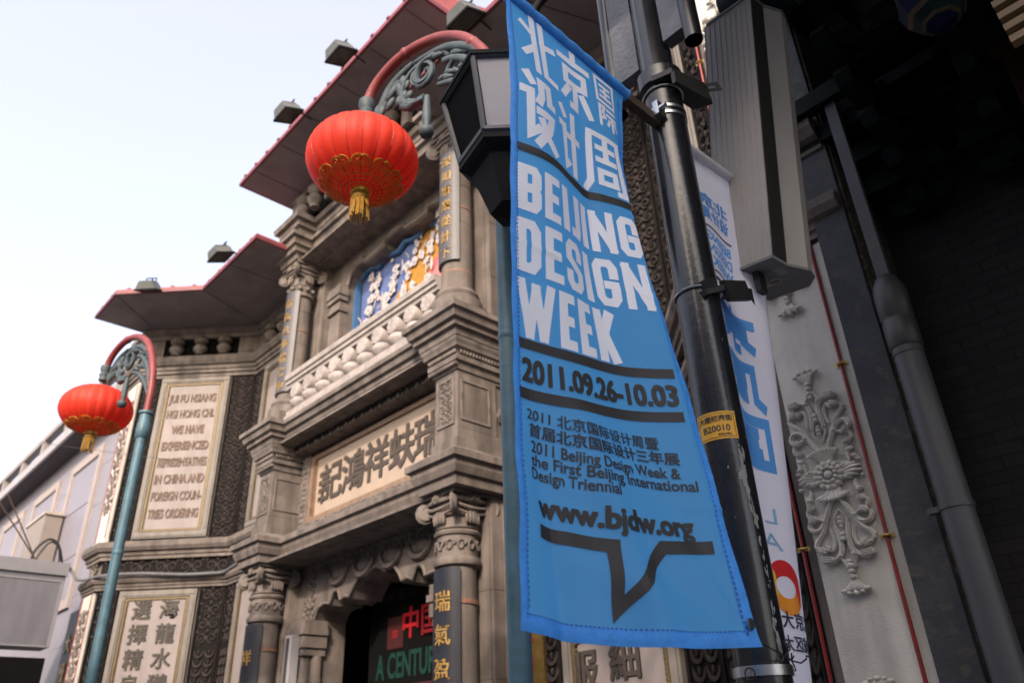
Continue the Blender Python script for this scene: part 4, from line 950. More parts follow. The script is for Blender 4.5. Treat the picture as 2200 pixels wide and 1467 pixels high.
GL = {  # block letters and characters as strokes in a unit box, y down
 'B': [('c', [(0, 0), (.8, 0), (1, .1), (1, .4), (.86, .5), (1, .6), (1, .9), (.8, 1), (0, 1)]), ('o', [(0, .5), (.8, .5)])],
 'E': [('o', [(1, 0), (0, 0), (0, 1), (1, 1)]), ('o', [(0, .5), (.8, .5)])], 'I': [('o', [(.5, 0), (.5, 1)])],
 'J': [('o', [(1, 0), (1, .86), (.8, 1), (0, 1)])], 'N': [('o', [(0, 1), (0, 0)]), ('o', [(0, .03), (1, .97)]), ('o', [(1, 1), (1, 0)])],
 'G': [('o', [(1, .3), (1, .12), (.78, 0), (.22, 0), (0, .12), (0, .88), (.22, 1), (.78, 1), (1, .88), (1, .56), (.62, .56)])],
 'D': [('c', [(0, 0), (.72, 0), (1, .14), (1, .86), (.72, 1), (0, 1)])],
 'S': [('o', [(1, .26), (1, .12), (.78, 0), (.22, 0), (0, .12), (0, .36), (1, .64), (1, .88), (.78, 1), (.22, 1), (0, .88), (0, .74)])],
 'W': [('o', [(0, 0), (.25, 1)]), ('o', [(.27, 1), (.5, .05)]), ('o', [(.5, .05), (.73, 1)]), ('o', [(.75, 1), (1, 0)])],
 'K': [('o', [(0, 0), (0, 1)]), ('o', [(.12, .62), (1, 0)]), ('o', [(.35, .42), (1, 1)])],
 '北': [('o', [(.02, .20), (.32, .30)]), ('o', [(.36, 0), (.36, .96)]), ('o', [(.02, .74), (.32, .56)]), ('o', [(.64, .02), (.64, .95), (1, .95)]), ('o', [(.64, .40), (1, .34)])],
 '京': [('o', [(.5, -.02), (.5, .1)]), ('o', [(0, .16), (1, .16)]), ('c', [(.16, .34), (.84, .34), (.84, .58), (.16, .58)]), ('o', [(.5, .6), (.5, .98), (.36, .98)]), ('o', [(.22, .70), (.04, .86)]), ('o', [(.76, .72), (1, .98)])],
 '国': [('c', [(0, 0), (1, 0), (1, 1), (0, 1)]), ('o', [(.25, .28), (.75, .28)]), ('o', [(.28, .52), (.72, .52)]), ('o', [(.22, .76), (.78, .76)]), ('o', [(.5, .3), (.5, .74)])],
 '际': [('o', [(.06, 1), (.06, .04), (.34, .04), (.22, .34), (.34, .56), (.14, .64)]), ('o', [(.52, .08), (.96, .08)]), ('o', [(.46, .36), (1, .36)]), ('o', [(.74, .4), (.74, 1)]), ('o', [(.58, .58), (.46, .86)]), ('o', [(.88, .58), (1, .86)])],
 '设': [('o', [(.10, -.02), (.22, .08)]), ('o', [(-.02, .26), (.17, .26), (.17, .90), (.40, .80)]), ('o', [(.46, .36), (.54, .26), (.54, .02), (.86, .02), (.86, .30), (1, .30)]), ('o', [(.46, .52), (.92, .52), (.80, .74), (.42, 1)]), ('o', [(.54, .66), (.72, .86), (1, 1)])],
 '计': [('o', [(.08, 0), (.24, .1)]), ('o', [(0, .30), (.20, .30), (.20, .95), (.36, .88)]), ('o', [(.44, .42), (1, .42)]), ('o', [(.73, .04), (.73, 1)])],
 '周': [('o', [(0, 1), (.12, .86), (.12, .02), (.97, .02), (.97, .98), (.82, .98)]), ('o', [(.34, .24), (.78, .24)]), ('o', [(.34, .46), (.78, .46)]), ('o', [(.56, .1), (.56, .46)]), ('c', [(.36, .66), (.74, .66), (.74, .86), (.36, .86)])],
}
CW, CH = .70, 2.27
def put_glyph(b, f, ch, u0, u1, v0, v1, w, tilt=0., off=.0022, CWH=(CW, CH), mir=False):
    W_, H_ = CWH; ww, hh_ = (u1-u0)*W_, (v1-v0)*H_; k = 0
    for typ, pts in GL[ch]:
        m = [(w/2+x*(ww-w), w/2+y*(hh_-w)) for x, y in pts]
        vs, fs = stroke_poly(m, w, typ == 'c')
        o = []
        for x, y in vs:
            u = (u1-x/W_) if mir else (u0+x/W_); o.append((u, v0+y/H_-tilt*u, k*.00022))
        decal(b, f, o, fs, off, W_, H_); k += 1
def put_row(b, f, word, u0, u1, v0, v1, w, wid, gap, tilt=0., **kw):
    tot = sum(wid[c] for c in word); sp = gap*(len(word)-1); s = (u1-u0-sp)/tot; x = u0
    for c in word: put_glyph(b, f, c, x, x+wid[c]*s, v0, v1, w*{'N': .80, 'W': .86, 'G': .90, 'S': .90, 'E': .92}.get(c, 1), tilt, **kw); x += wid[c]*s+gap
def put_text(b, f, body, u0, u1, v1, h, bold=.02, tilt=0., off=.0024, CWH=(CW, CH), mir=False):
    hv = heavy(body, 1, bold, 0, 'LEFT', lift=.0002); x0 = min(v[0] for v in hv[0][3]); x1 = max(v[0] for v in hv[0][3]); y1 = .74
    for ox, oy, oz, vs, fs in hv:
        o = []
        for x, y, z in vs:
            t = (x+ox-x0)/(x1-x0); u = u1-(u1-u0)*t if mir else u0+(u1-u0)*t
            o.append((u, v1-h*((y+oy)/y1)-tilt*u, oz))
        decal(b, f, o, fs, off, CWH[0], CWH[1])
def put_quadstrip(b, f, pts, w, CWH=(CW, CH), off=.0024, tilt=0.):
    W_, H_ = CWH; vs, fs = stroke_poly([(u*W_, v*H_) for u, v in pts], w); decal(b, f, [(x/W_, y/H_-tilt*x/W_, 0) for x, y in vs], fs, off, W_, H_)
ban = thing("blue_banner", "blue BEIJING DESIGN WEEK banner hanging from the black pole", "banner", tuple(TR))
b = B(); sheet(b, cloth, 110, 260); b.obj("cloth", BLUE, ban, smooth=80)
b = B()   # hems: doubled cloth with puckered stitching
for u0, u1, v0, v1, nu, nv in ((.0, .035, 0, 1, 3, 200), (.945, 1.0, .03, 1, 4, 200), (.0, 1.0, .982, 1.0, 90, 3)):
    vs = []; fs = []
    for j in range(nv+1):
        for i in range(nu+1):
            u = u0+(u1-u0)*i/nu; v = v0+(v1-v0)*j/nv; edge = .0 if i in (0, nu) or j in (0, nv) else 1
            s = (j if nv > nu else i); vs.append(surf(cloth, u, v, .0014+.0022*edge+.0016*sin(s*2.1+i*1.3)*(1 if edge else .3)))
    for j in range(nv):
        for i in range(nu): a = j*(nu+1)+i; fs.append((a, a+nu+1, a+nu+2, a+1))
    b.add(vs, fs)
b.obj("hem", BLUEH, ban, smooth=80)
b = B()   # stitching along the hems
for ua, va, du, dv, n in ((.034, .02, 0, 1, 150), (.946, .03, 0, 1, 150), (.953, .03, 0, 1, 150), (.02, .9825, 1, 0, 60)):
    for i in range(n):
        t = i/n*.96; h_ = .55*.96/n; u0, v0 = ua+du*t, va+dv*t; u1, v1 = u0+du*h_, v0+dv*h_; e1, e2 = (.0022 if dv else 0), (.0007 if du else 0)
        b.add([surf(cloth, u0-e1, v0-e2, .0044), surf(cloth, u0+e1, v0+e2, .0044), surf(cloth, u1+e1, v1+e2, .0044), surf(cloth, u1-e1, v1-e2, .0044)], [(0, 1, 2, 3)])
b.obj("stitching", mat("blue_thread", (.015, .09, .36), .7), ban)
b = B()   # sleeve round the rod
rod0, rod1 = TL+Vector((0, -.01, .012)), TR+Vector((0, .02, .012))
b.tube([rod0.lerp(rod1, i/30) for i in range(31)], [.026+.002*sin(i*1.7) for i in range(31)], 12)
b.obj("sleeve", BLUEH, ban, smooth=True)
b = B(); TI = .024; w = .033
put_glyph(b, cloth, '北', .080, .362, .010, .163, .031, .02); put_glyph(b, cloth, '京', .385, .655, .022, .170, .033, .02)
put_glyph(b, cloth, '国', .700, .885, .030, .098, .016, .02); put_glyph(b, cloth, '际', .700, .885, .102, .160, .016, .02)
put_glyph(b, cloth, '设', .050, .300, .172, .322, .036, TI); put_glyph(b, cloth, '计', .340, .540, .180, .324, .031, TI); put_glyph(b, cloth, '周', .565, .862, .186, .326, .028, TI)
WID = {'B': 1, 'E': .82, 'I': .46, 'J': .70, 'N': 1.0, 'G': 1.0, 'D': 1.0, 'S': 1.0, 'W': 1.75, 'K': 1.05}
put_row(b, cloth, "BEIJING", .036, .862, .366, .449, .037, WID, .020, TI); put_row(b, cloth, "DESIGN", .030, .845, .463, .551, .037, WID, .024, TI); put_row(b, cloth, "WEEK", .030, .620, .562, .650, .038, WID, .024, TI)
b.obj("white_lettering", WHITEP, ban)
b = B()
for v in (.336, .660, .728): put_quadstrip(b, cloth, [(.055, v), (.83, v)], .034 if v > .5 else .036, tilt=TI)
put_text(b, cloth, "2011.09.26-10.03", .052, .842, .7105, .0325, .075, TI)
put_text(b, cloth, "2011 北京国际设计周暨", .074, .720, .757, .0135, .022); put_text(b, cloth, "首届北京国际设计三年展", .086, .795, .777, .0135, .022)
put_text(b, cloth, "2011 Beijing Design Week &", .095, .790, .797, .0148, .024); put_text(b, cloth, "the First Beijing International", .092, .850, .8135, .0148, .024); put_text(b, cloth, "Design Triennial", .090, .470, .830, .0148, .024)
put_text(b, cloth, "www.bjdw.org", .118, .802, .872, .0265, .075)
put_quadstrip(b, cloth, [(.13, .891), (.415, .893), (.418, .962), (.640, .888), (.850, .885)], .036)
b.obj("black_lettering", BLACKT, ban)
b = B(); M = Matrix.Translation(Vector(surf(cloth, .975, .975, .004))) @ Matrix.Rotation(pi/2, 4, 'Y')
b.lathe([(.010, 0), (.016, .002), (.016, .005), (.010, .006)], (0, 0, 0), 16, M=M); b.obj("grommet", CHROME, ban)

wb = thing("white_banner", "white banner seen from behind with mirrored blue print, beyond the black pole", "banner", (-1.41, 2.95, 4.1))
WW = (.70, 2.38)
b = B(); sheet(b, wcl, 30, 90); b.obj("cloth", WCLOTH, wb, smooth=80)
b = B(); b.tube([(-1.41, 2.55, 4.115), (-1.41, 3.12, 4.13)], .024, 12); sheet(b, wcl, 3, 120, .955, 1.0, 0, 1, .0018); b.obj("hem", mat("white_banner_hem", (.70, .69, .76), .65, .08, 30, .2, trans=.2), wb, smooth=True)
b = B(); mk = dict(CWH=WW, mir=True)
for i, (tx, v) in enumerate((("北京", .115), ("设计周", .15), ("BEIJING", .205), ("DESIGN", .235), ("WEEK", .265))): put_text(b, wcl, tx, .10, .56, v, .024 if i < 2 else .022, .03, **mk)
for ch, v0, v1 in (('京', .325, .42), ('周', .43, .525), ('国', .535, .635)): put_glyph(b, wcl, ch, .04, .72, v0, v1, .05, **mk)
b.obj("blue_print", BPRINT, wb)
b = B(); put_text(b, wcl, "L", .46, .62, .725, .028, .0, **mk); put_text(b, wcl, "A", .38, .64, .768, .028, .0, **mk); b.obj("pale_print", mat("light_blue_print", (.25, .45, .65), .6, trans=.2), wb)
b = B(); put_quadstrip(b, wcl, [(.08, .172), (.58, .172)], .010, WW); put_quadstrip(b, wcl, [(.08, .278), (.58, .278)], .010, WW); put_quadstrip(b, wcl, [(.06, .293), (.22, .296), (.27, .318), (.36, .297), (.46, .297)], .02, WW)
put_text(b, wcl, "北京大栅栏", .16, .94, .885, .020, .02, **mk); put_text(b, wcl, "西城区大栅栏", .20, .96, .918, .018, .02, **mk); b.obj("black_print", NAVYP, wb)
for nm, cs, a0, a1, mm in (("red_arc", (.05, .012, .5), -.35, 2.2, mat("logo_red", (.60, .02, .03), .5, .1, 9)), ("orange_arc", 0, 3.3, 5.6, mat("logo_orange", (.75, .28, .03), .5, .1, 9)), ("yellow_arc", 0, 2.75, 3.3, mat("logo_yellow", (.78, .50, .06), .5, .1, 9))):
    b = B(); pts = [(.60+.17*cos(a0+(a1-a0)*i/16), .825-.030*sin(a0+(a1-a0)*i/16)) for i in range(17)]; put_quadstrip(b, wcl, pts, .060, WW); b.obj(nm, mm, wb)

# ================================================================== black street lamp pole
PX, PY, PR = -1.432, 2.453, .089
lamp = thing("street_lamp", "glossy black street lamp pole with peeling paint between the two banners", "street lamp", (PX, PY, 0))
b = B(); b.lathe([(.17, 0), (.17, .3), (.12, .4), (PR+.004, .5), (PR, 1.0), (PR, 4.42)], (PX, PY, 0), 40); b.obj("shaft", mat("peeling_black_paint", (.013, .014, .018), .22, .3, 12, .08, c2=None, fine=35), lamp, smooth=True)
b = B(); b.lathe([(PR, 4.40), (PR+.02, 4.41), (PR+.022, 4.50), (PR-.002, 4.51), (PR-.006, 4.53), (PR-.006, 6.2)], (PX, PY, 0), 40); b.obj("upper_shaft", BLACKP, lamp, smooth=True)
b = B()   # chips where the paint has flaked off
rnd = random.Random(11)
def chip(an, z, w, h):
    n = 15; k = [rnd.uniform(.35, 1.25) for _ in range(n)]; vs = [((PR+.0012)*cos(an), (PR+.0012)*sin(an), z)]
    for i in range(n):
        q = 2*pi*i/n; aa = an+w*k[i]*cos(q)/PR; vs.append(((PR+.0012)*cos(aa), (PR+.0012)*sin(aa), z+h*k[i]*sin(q)))
    b.add([(PX+x, PY+y, zz) for x, y, zz in vs], [(0, 1+i, 1+(i+1) % n) for i in range(n)])
for i in range(18): chip(radians(rnd.uniform(-75, 40)), rnd.uniform(1.5, 3.4), rnd.uniform(.001, .004), rnd.uniform(.002, .008))
for z, w, h, a in ((2.52, .012, .03, 18), (2.46, .016, .05, 12), (2.40, .010, .05, 16), (2.33, .009, .04, 20), (2.28, .012, .03, 24), (2.22, .006, .02, 25), (2.17, .005, .012, 26), (2.12, .006, .014, 27), (2.07, .004, .01, 28), (2.0, .007, .02, 24), (1.95, .008, .03, 22), (1.88, .009, .04, 24)): [chip(radians(a-36+rnd.uniform(-5, 5)), z+rnd.uniform(-.02, .02), w*rnd.uniform(.3, 1.1), h*rnd.uniform(.3, 1.2)) for _ in range(3)]
b.obj("paint_chip", mat("bare_grey_primer", (.22, .22, .22), .6, .2, 30), lamp)
# welded plates carrying the side tubes
b = B(); tb = B(); ca = B()
for sg, ox, oy, z0, za in ((-1, -.26, 0, 4.62, 4.46), (1, .235, -.03, 4.66, 4.55)):
    lo, hi = sorted((sg*.085, ox-sg*.03)); b.box(PX+lo, PX+hi, PY+oy*.5-.035, PY+oy*.5+.035, z0, 5.6)
    tb.lathe([(.043, za), (.043, 6.2)], (PX+ox, PY+oy, 0), 20, cap=False); ca.lathe([(.0, za+.004), (.042, za+.004)], (PX+ox, PY+oy, 0), 20)
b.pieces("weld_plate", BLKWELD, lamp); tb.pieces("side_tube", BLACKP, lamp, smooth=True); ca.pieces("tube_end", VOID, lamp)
# lamp head on a scrolled arm
LX, LY = -2.05, 2.02
b = B(); b.tube([(LX, LY, 4.66), (LX+.03, LY+.02, 4.95), (-1.9, 2.13, 5.24), (-1.7, 2.25, 5.5), (-1.55, 2.4, 5.9), (PX-.1, PY, 6.1)], .024, 10); b.obj("arm", IRON, lamp, smooth=True)
hx = bpy.data.objects.new("lamp_head", None); COL.objects.link(hx); hx.parent = lamp; hx.location = -Vector(lamp.location)
HR = radians(46)
def hexa(r, z): return [(LX+r*cos(HR+k*pi/3), LY+r*sin(HR+k*pi/3), z) for k in range(6)]
b = B(); b.lathe([(.02, 4.70), (.05, 4.69), (.30, 4.61), (.362, 4.575), (.362, 4.55), (.345, 4.547), (.32, 4.56), (.05, 4.57)], (LX, LY, 0), 6, a0=HR, a1=HR+2*pi); b.obj("roof", IRON, hx)
b = B(); b.lathe([(.262, 4.145), (.262, 4.10), (.235, 4.08), (.20, 4.06), (.115, 3.83), (.05, 3.81), (.0, 3.81)], (LX, LY, 0), 6, a0=HR, a1=HR+2*pi); b.obj("base", IRON, hx)
top = hexa(.338, 4.555); bot = hexa(.252, 4.15)
b = B()
for k in range(6):
    b.tube([top[k], bot[k]], .016, 6); b.tube([bot[k], bot[(k+1) % 6]], .020, 6); b.tube([top[k], top[(k+1) % 6]], .016, 6)
b.obj("glazing_bar", mat("grey_lamp_frame", (.05, .05, .055), .5, .1, 10), hx)
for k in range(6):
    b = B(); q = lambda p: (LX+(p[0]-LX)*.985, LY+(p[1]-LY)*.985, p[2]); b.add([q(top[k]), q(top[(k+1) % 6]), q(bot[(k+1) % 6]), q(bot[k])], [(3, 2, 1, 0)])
    b.obj("pane", mat("shaded_pane", (.008, .008, .009), .95, spec=.05) if k == 3 else LGLASS, hx)  # one glass pane coloured black to paint in its shade

# clamps that hold banners and speaker
t = thing("banner_clamp", "shiny metal band clamp with rusty arm holding the rod of the blue banner", "clamp", (PX, PY, 4.1))
b = B()
for z, dz in ((4.20, .02), (4.24, .028)): b.lathe([(PR+.001, z), (PR+.006, z), (PR+.006, z+.016), (PR+.001, z+.016)], (PX, PY, 0), 32, M=T(PX, PY, z) @ Ry(radians(4)) @ T(-PX, -PY, -z))
b.bbox(PX+.02, PX+.05, PY-PR-.05, PY-PR+.01, 4.16, 4.24, .004); b.lathe([(.012, 0), (.012, .03)], (0, 0, 0), 6, M=T(PX+.05, PY-PR-.03, 4.20) @ Ry(pi/2)); b.pieces("band", CHROME, t, smooth=True)
b = B(); b.box(PX-.02, PX+.02, 2.05, PY-PR+.005, 4.14, 4.19); b.tube([rod0+Vector((0, .01, 0)), Vector((PX+.01, 2.10, 4.15))], .012, 8); b.obj("arm", RUST, t)
t = thing("lower_band", "flat steel band with twisted wire round the black pole below the blue banner", "clamp", (PX, PY, 1.8))
b = B(); b.lathe([(PR+.005, 1.795), (PR+.008, 1.795), (PR+.008, 1.826), (PR+.005, 1.826)], (PX, PY, 0), 32); b.obj("band", CHROME, t, smooth=True)
b = B(); rnd = random.Random(5)
for base in ((PX+.10, PY-.05, 1.83), (PX+.06, PY+.11, 1.86)):
    p = Vector(base); pts = [p.copy()]
    for i in range(14): p = p+Vector((rnd.uniform(-.018, .02), rnd.uniform(-.02, .025), rnd.uniform(-.022, .026))); pts.append(p.copy())
    b.tube(pts, .0028, 5)
g = Vector(surf(cloth, .975, .975, .006)); b.tube([g, g+Vector((-.03, .06, -.03)), Vector((PX+.11, PY-.02, 1.84))], .0026, 5)
b.tube([(PX+.02+.018*cos(k), PY-.115, 1.80+.018*sin(k)) for k in [i*pi/5 for i in range(10)]], .0026, 5, True); b.pieces("wire", BLKCAB, t)

# loudspeaker on the pole
spk = thing("column_speaker", "long grey column loudspeaker with ribbed side bracketed to the black pole", "loudspeaker", (-1.35, 2.95, 3.4))
SA = radians(-4); SM = T(-1.28, 2.90, 3.56) @ Ry(radians(7.6)) @ Rz(SA)      # local: x along the ribbed face (to -x), y along the front (to +y)
Z0, Z1, SW, SD = 0, 1.62, .305, .36
b = B(SM)
n = 9; pl = [(-SW, .03), (-SW, SD-.06), (-SW+.05, SD), (-.04, SD), (.025, SD-.06), (.045, .22), (.0, .115), (0, .0)]
for i in range(n):
    x0 = -SW*i/n; x1 = -SW*(i+1)/n; pl += [(x0-.002, 0), (x0-.004, .0035), (x1+.004, .0035), (x1+.002, 0)]
b.prism(pl, Z0+.012, Z1-.012, 'z'); b.obj("housing", SPKG, spk, smooth=30)
b = B(SM); b.add([(.0015, .004, Z0+.012), (.0015, .113, Z0+.012), (.0015, .113, Z1-.012), (.0015, .004, Z1-.012)], [(0, 1, 2, 3)])
z = Z0+.02
while z < Z1-.02: b.box(.0015, .006, .006, .112, z, z+.0045); z += .009
b.obj("grille", SPKD, spk)
b = B(SM); b.text("UNI", .03, T(.007, .03, Z0+.22) @ Rz(pi/2) @ UPR, .01, .002, 'LEFT'); 
b.v = []; b.f = []; b.mi = []
pl2 = [(-SW-.004, .026), (-SW-.004, SD-.056), (-SW+.046, SD+.005), (-.036, SD+.005), (.031, SD-.058), (.051, .222), (.006, .113), (.006, -.006), (-SW+.02, -.006)]
b.prism(pl2, Z0, Z0+.014, 'z'); b.prism(pl2, Z1-.014, Z1, 'z')
for x, y in ((-.03, .03), (-.27, .06), (-.26, .31), (-.02, .32), (-.10, .10), (-.17, .33), (-.05, .26)): b.lathe([(.007, Z0-.003), (.007, Z0)], (x, y, 0), 10)
b.pieces("end_cap", SPKB, spk)
b = B(SM); q = [(-.17, .13), (-.04, .13)]
b.tube([(-.26, .18, Z0-.002), (-.10, .18, Z0-.002), (-.08, .20, Z0-.002), (-.10, .22, Z0-.002), (-.26, .22, Z0-.002)], .007, 6); b.lathe([(.012, Z0-.012), (.012, Z0)], (-.15, .20, 0), 6); b.obj("slot", mat("pale_slot", (.30, .29, .24), .5), spk)
b = B(SM); b.box(-.07, -.02, .10, .17, Z0-.002, Z0-.0005); b.obj("rating_label", mat("grey_label", (.24, .24, .25), .5, .3, 200), spk)
b = B()   # brackets: lower angle iron with U bolt, upper slotted strap
ZB = 3.23
b.prism([(PX-.03, PY-.10), (PX+.10, PY-.13), (PX+.15, PY-.02), (PX+.13, PY+.22), (PX+.07, PY+.42), (PX-.02, PY+.44), (PX-.04, PY+.20)], ZB, ZB+.03, 'z'); b.box(PX+.04, PX+.12, PY-.10, PY-.04, ZB+.03, ZB+.08)
b.prism([(PX+.13, PY-.02), (PX+.16, PY-.02), (PX+.13, PY+.30), (PX+.10, PY+.30)], ZB-.06, ZB+.05, 'z'); b.add([(PX+.06, PY+.40, ZB), (PX+.13, PY+.34, ZB), (PX+.10, PY+.36, ZB-.09), (PX+.07, PY+.38, ZB+.03)], [(0, 1, 2), (0, 2, 3), (1, 3, 2), (0, 3, 1)])
q_ = T(PX+.02, PY+.02, ZB) @ Rx(radians(24)) @ Matrix.Diagonal((.72, .78, .8, 1)) @ T(-PX, -PY, -ZB); b.v = [tuple(q_ @ Vector(p)) for p in b.v]
b.box(-1.42, -1.39, 2.96, 3.02, 3.47, 3.58)
b.prism([(PX+.02, PY-.11), (PX+.12, PY-.08), (PX+.17, PY+.12), (PX+.13, PY+.24), (PX+.04, PY+.20)], 4.40, 4.43, 'z'); b.prism([(PX+.11, PY-.08), (PX+.13, PY-.08), (PX+.17, PY+.14), (PX+.15, PY+.14)], 4.33, 4.40, 'z')
b.pieces("bracket", mat("black_angle_iron", (.012, .012, .012), .55, .4, 25, .3), spk)
b = B()
for z in (ZB+.015, 4.37): b.tube([(PX+(PR+.006)*cos(a), PY+(PR+.006)*sin(a), z) for a in [radians(d) for d in range(-230, 51, 14)]], .0055, 7)
b.pieces("u_bolt", CHROME, spk, smooth=True)
b = B(); M = T(PX+.06, PY+.10, 4.44) @ Rz(radians(62)) @ Ry(radians(-24))
for x0, x1, y0, y1 in ((0, .235, -.026, -.010), (0, .235, .010, .026), (0, .03, -.010, .010), (.10, .14, -.010, .010), (.21, .235, -.010, .010)): b.box(x0, x1, -.003, .003, y0, y1, M=M)
b.obj("slotted_strap", mat("dull_steel", (.10, .10, .10), .5, .3, 25, .1, metal=.6), spk)

# yellow sticker on the pole
st = thing("number_sticker", "yellow number sticker wrapped on the black pole", "sticker", (PX, PY, 2.65))
ac, hw = radians(-70), .079
def onpole(x, z, off): a = ac+x/PR; return (PX+(PR+off)*cos(a), PY+(PR+off)*sin(a), z)
b = B(); nn = 16; z0, z1 = 2.590, 2.698
b.add([onpole(-hw+2*hw*i/nn, z, .0012) for z in (z0, z1) for i in range(nn+1)], [(i, i+1, nn+2+i, nn+1+i) for i in range(nn)]); b.obj("sheet", YELL, st, smooth=True)
b = B()
for body, size, zz, bold in (("大栅栏商街", .026, 2.661, .02), ("B20010", .034, 2.620, .02), ("宣武大栅栏", .010, 2.604, .01)):
    dx = .03 if size < .02 else 0
    for ox, oy, oz, vs, fs in heavy(body, size, bold, 0, lift=.0001): b.add([onpole(x+ox+dx, zz+y+oy, .0022+oz) for x, y, z in vs], fs)
for zz in (z0+.008, z1-.008): b.add([onpole(-hw+.008+2*(hw-.008)*i/nn, zz+d, .002) for d in (-.001, .001) for i in range(nn+1)], [(i, i+1, nn+2+i, nn+1+i) for i in range(nn)])
for xx in (-hw+.008, hw-.008): b.add([onpole(xx-.001, z0+.008, .002), onpole(xx+.001, z0+.008, .002), onpole(xx+.001, z1-.008, .002), onpole(xx-.001, z1-.008, .002)], [(0, 1, 2, 3)])
b.obj("print", BLACKT, st)

# ================================================================== dark brick neighbour on the right
nb = thing("brick_shop", "dark grey brick building with painted bracket eaves beside the carved pilaster", "building", (1.5, 5, 0))
b = B(); b.box(-1.36, 7, 4.9, 5.3, 0, 6.4); b.obj("wall", BRICK, nb)
b = B(); b.box(-1.57, -1.365, 4.30, 5.6, 0, 6.6); b.obj("pier", DARKP, nb)
b = B(); b.box(-1.362, -1.345, 4.33, 4.9, 0, 6.5); b.obj("pier_side", BROWNP, nb)
b = B(); b.prism([(1.75, 5.62), (1.75, 5.74), (4.9, 6.95), (7.5, 7.9), (7.5, 6.6), (4.9, 6.6)], -1.42, 7.0, 'x'); b.obj("roof", TIMB, nb)
b = B()
for i in range(30): x = -1.3+i*.28; b.tube([(x, 1.8, 5.58), (x, 4.9, 6.5)], .055, 8)
b.obj("rafter", TIMG, nb)
b = B(); b.box(-1.42, 7, 1.70, 1.76, 5.56, 5.76); b.obj("eave_board", TIMR, nb)
# painted purlin: bands of teal, blue and gilt
for x0, x1, m in ((-1.38, -1.0, TIMT), (-1.0, -.985, GILT), (-.985, -.78, TIMB2), (-.78, -.765, GILT), (-.765, -.30, TIMT), (-.30, 7.0, TIMG)):
    b = B(); b.lathe([(.17, x0), (.17, x1)], (0, 0, 0), 20, M=T(0, 3.35, 5.62) @ Ry(pi/2)); b.obj("purlin_band", m, nb, smooth=True)
# hanging lotus pendant
px_, py_ = -.40, 3.55
for prof, m in (([(.16, 5.05), (.16, 5.5)], TIMT), ([(.165, 5.03), (.165, 5.05)], GILT), ([(.15, 4.93), (.175, 5.03)], TIMB2), ([(.13, 4.91), (.152, 4.93)], GILT), ([(.10, 4.86), (.13, 4.91)], TIMT), ([(.08, 4.85), (.10, 4.86)], GILT), ([(.0, 4.82), (.08, 4.85)], TIMB2)):
    b = B(); b.lathe(prof, (px_, py_, 0), 8, cap=False); b.obj("pendant_band", m, nb)
b = B(); b.box(-.30, -.02, 4.35, 4.55, 3.9, 5.6); b.box(-.34, .02, 4.30, 4.6, 5.1, 5.25); b.obj("hanging_post", TIMR, nb)
# bracket sets
def dougong(x, full=True):
    b = B()
    for i, (z, ly, lx) in enumerate(((4.62, .28, .20), (4.80, .50, .34), (4.98, .74, .46), (5.16, .98, .58), (5.34, 1.2, .62))):
        y1 = 4.92; b.prism([(y1, z), (y1-ly, z+.02), (y1-ly-.05, z+.09), (y1-ly-.02, z+.15), (y1, z+.15)], x-.05, x+.05, 'x')
        b.prism([(x-lx, z+.05), (x-lx+.06, z), (x+lx-.06, z), (x+lx, z+.05), (x+lx, z+.13), (x-lx, z+.13)], y1-ly*.62-.045, y1-ly*.62+.045, 'y')
        for xx in (x-lx+.06, x, x+lx-.06): b.prism([(xx-.05, z+.17), (xx+.05, z+.17), (xx+.075, z+.13), (xx-.075, z+.13)][::-1] if False else [(xx-.05, z+.131), (xx+.05, z+.131), (xx+.075, z+.178), (xx-.075, z+.178)], y1-ly*.62-.07, y1-ly*.62+.07, 'y')
    b.obj("bracket_set", TIMG, nb)
for x in (-1.02, -.45, .45, 1.35, 2.25, 3.15): dougong(x)
b = B(); b.box(-1.36, 7, 4.55, 4.9, 5.52, 5.70); b.pieces("beam", TIMB, nb)
b = B(); b.box(-.55, -.35, 4.70, 4.86, 4.75, 5.0); b.obj("beam_end", TIMB, nb)
# slats coloured gold to paint in sunlit rafters under the eave
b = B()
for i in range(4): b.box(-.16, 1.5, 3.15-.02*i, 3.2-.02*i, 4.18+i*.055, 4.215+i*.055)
b.obj("sunlit_slat", mat("sunlit_timber", (.20, .125, .06), .5, .2, 9), nb)
# downpipe
t = thing("downpipe", "grey plastic rain downpipe against the dark brick wall", "pipe", (-1.225, 4.2, 0))
dx, dy = -1.225, 4.20
b = B(); b.lathe([(.078, 0), (.078, 3.56)], (dx, dy, 0), 24); b.obj("pipe", PIPE, t, smooth=True)
b = B(); b.lathe([(.08, 3.50), (.088, 3.51), (.088, 3.66), (.082, 3.67), (.082, 3.69), (.090, 3.70), (.090, 3.84), (.082, 3.90), (.06, 3.95), (.03, 3.98)], (dx, dy, 0), 24); b.lathe([(.079, 3.46), (.083, 3.46), (.083, 3.475), (.079, 3.475)], (dx, dy, 0), 24); b.obj("coupling", mat("dark_pipe_coupling", (.035, .036, .04), .5, .1, 8), t, smooth=True)
b = B(); b.box(dx-.035, dx+.035, dy-.02, dy+.02, 3.95, 5.5); b.obj("rod", mat("flat_grey_conduit", (.05, .05, .056), .6), t)
for z in (1.2, 2.6): b = B(); b.lathe([(.079, z), (.084, z), (.084, z+.03), (.079, z+.03)], (dx, dy, 0), 24); b.box(-1.36, dx-.07, dy-.02, dy+.02, z, z+.03); b.obj("pipe_clip", PIPE, t)

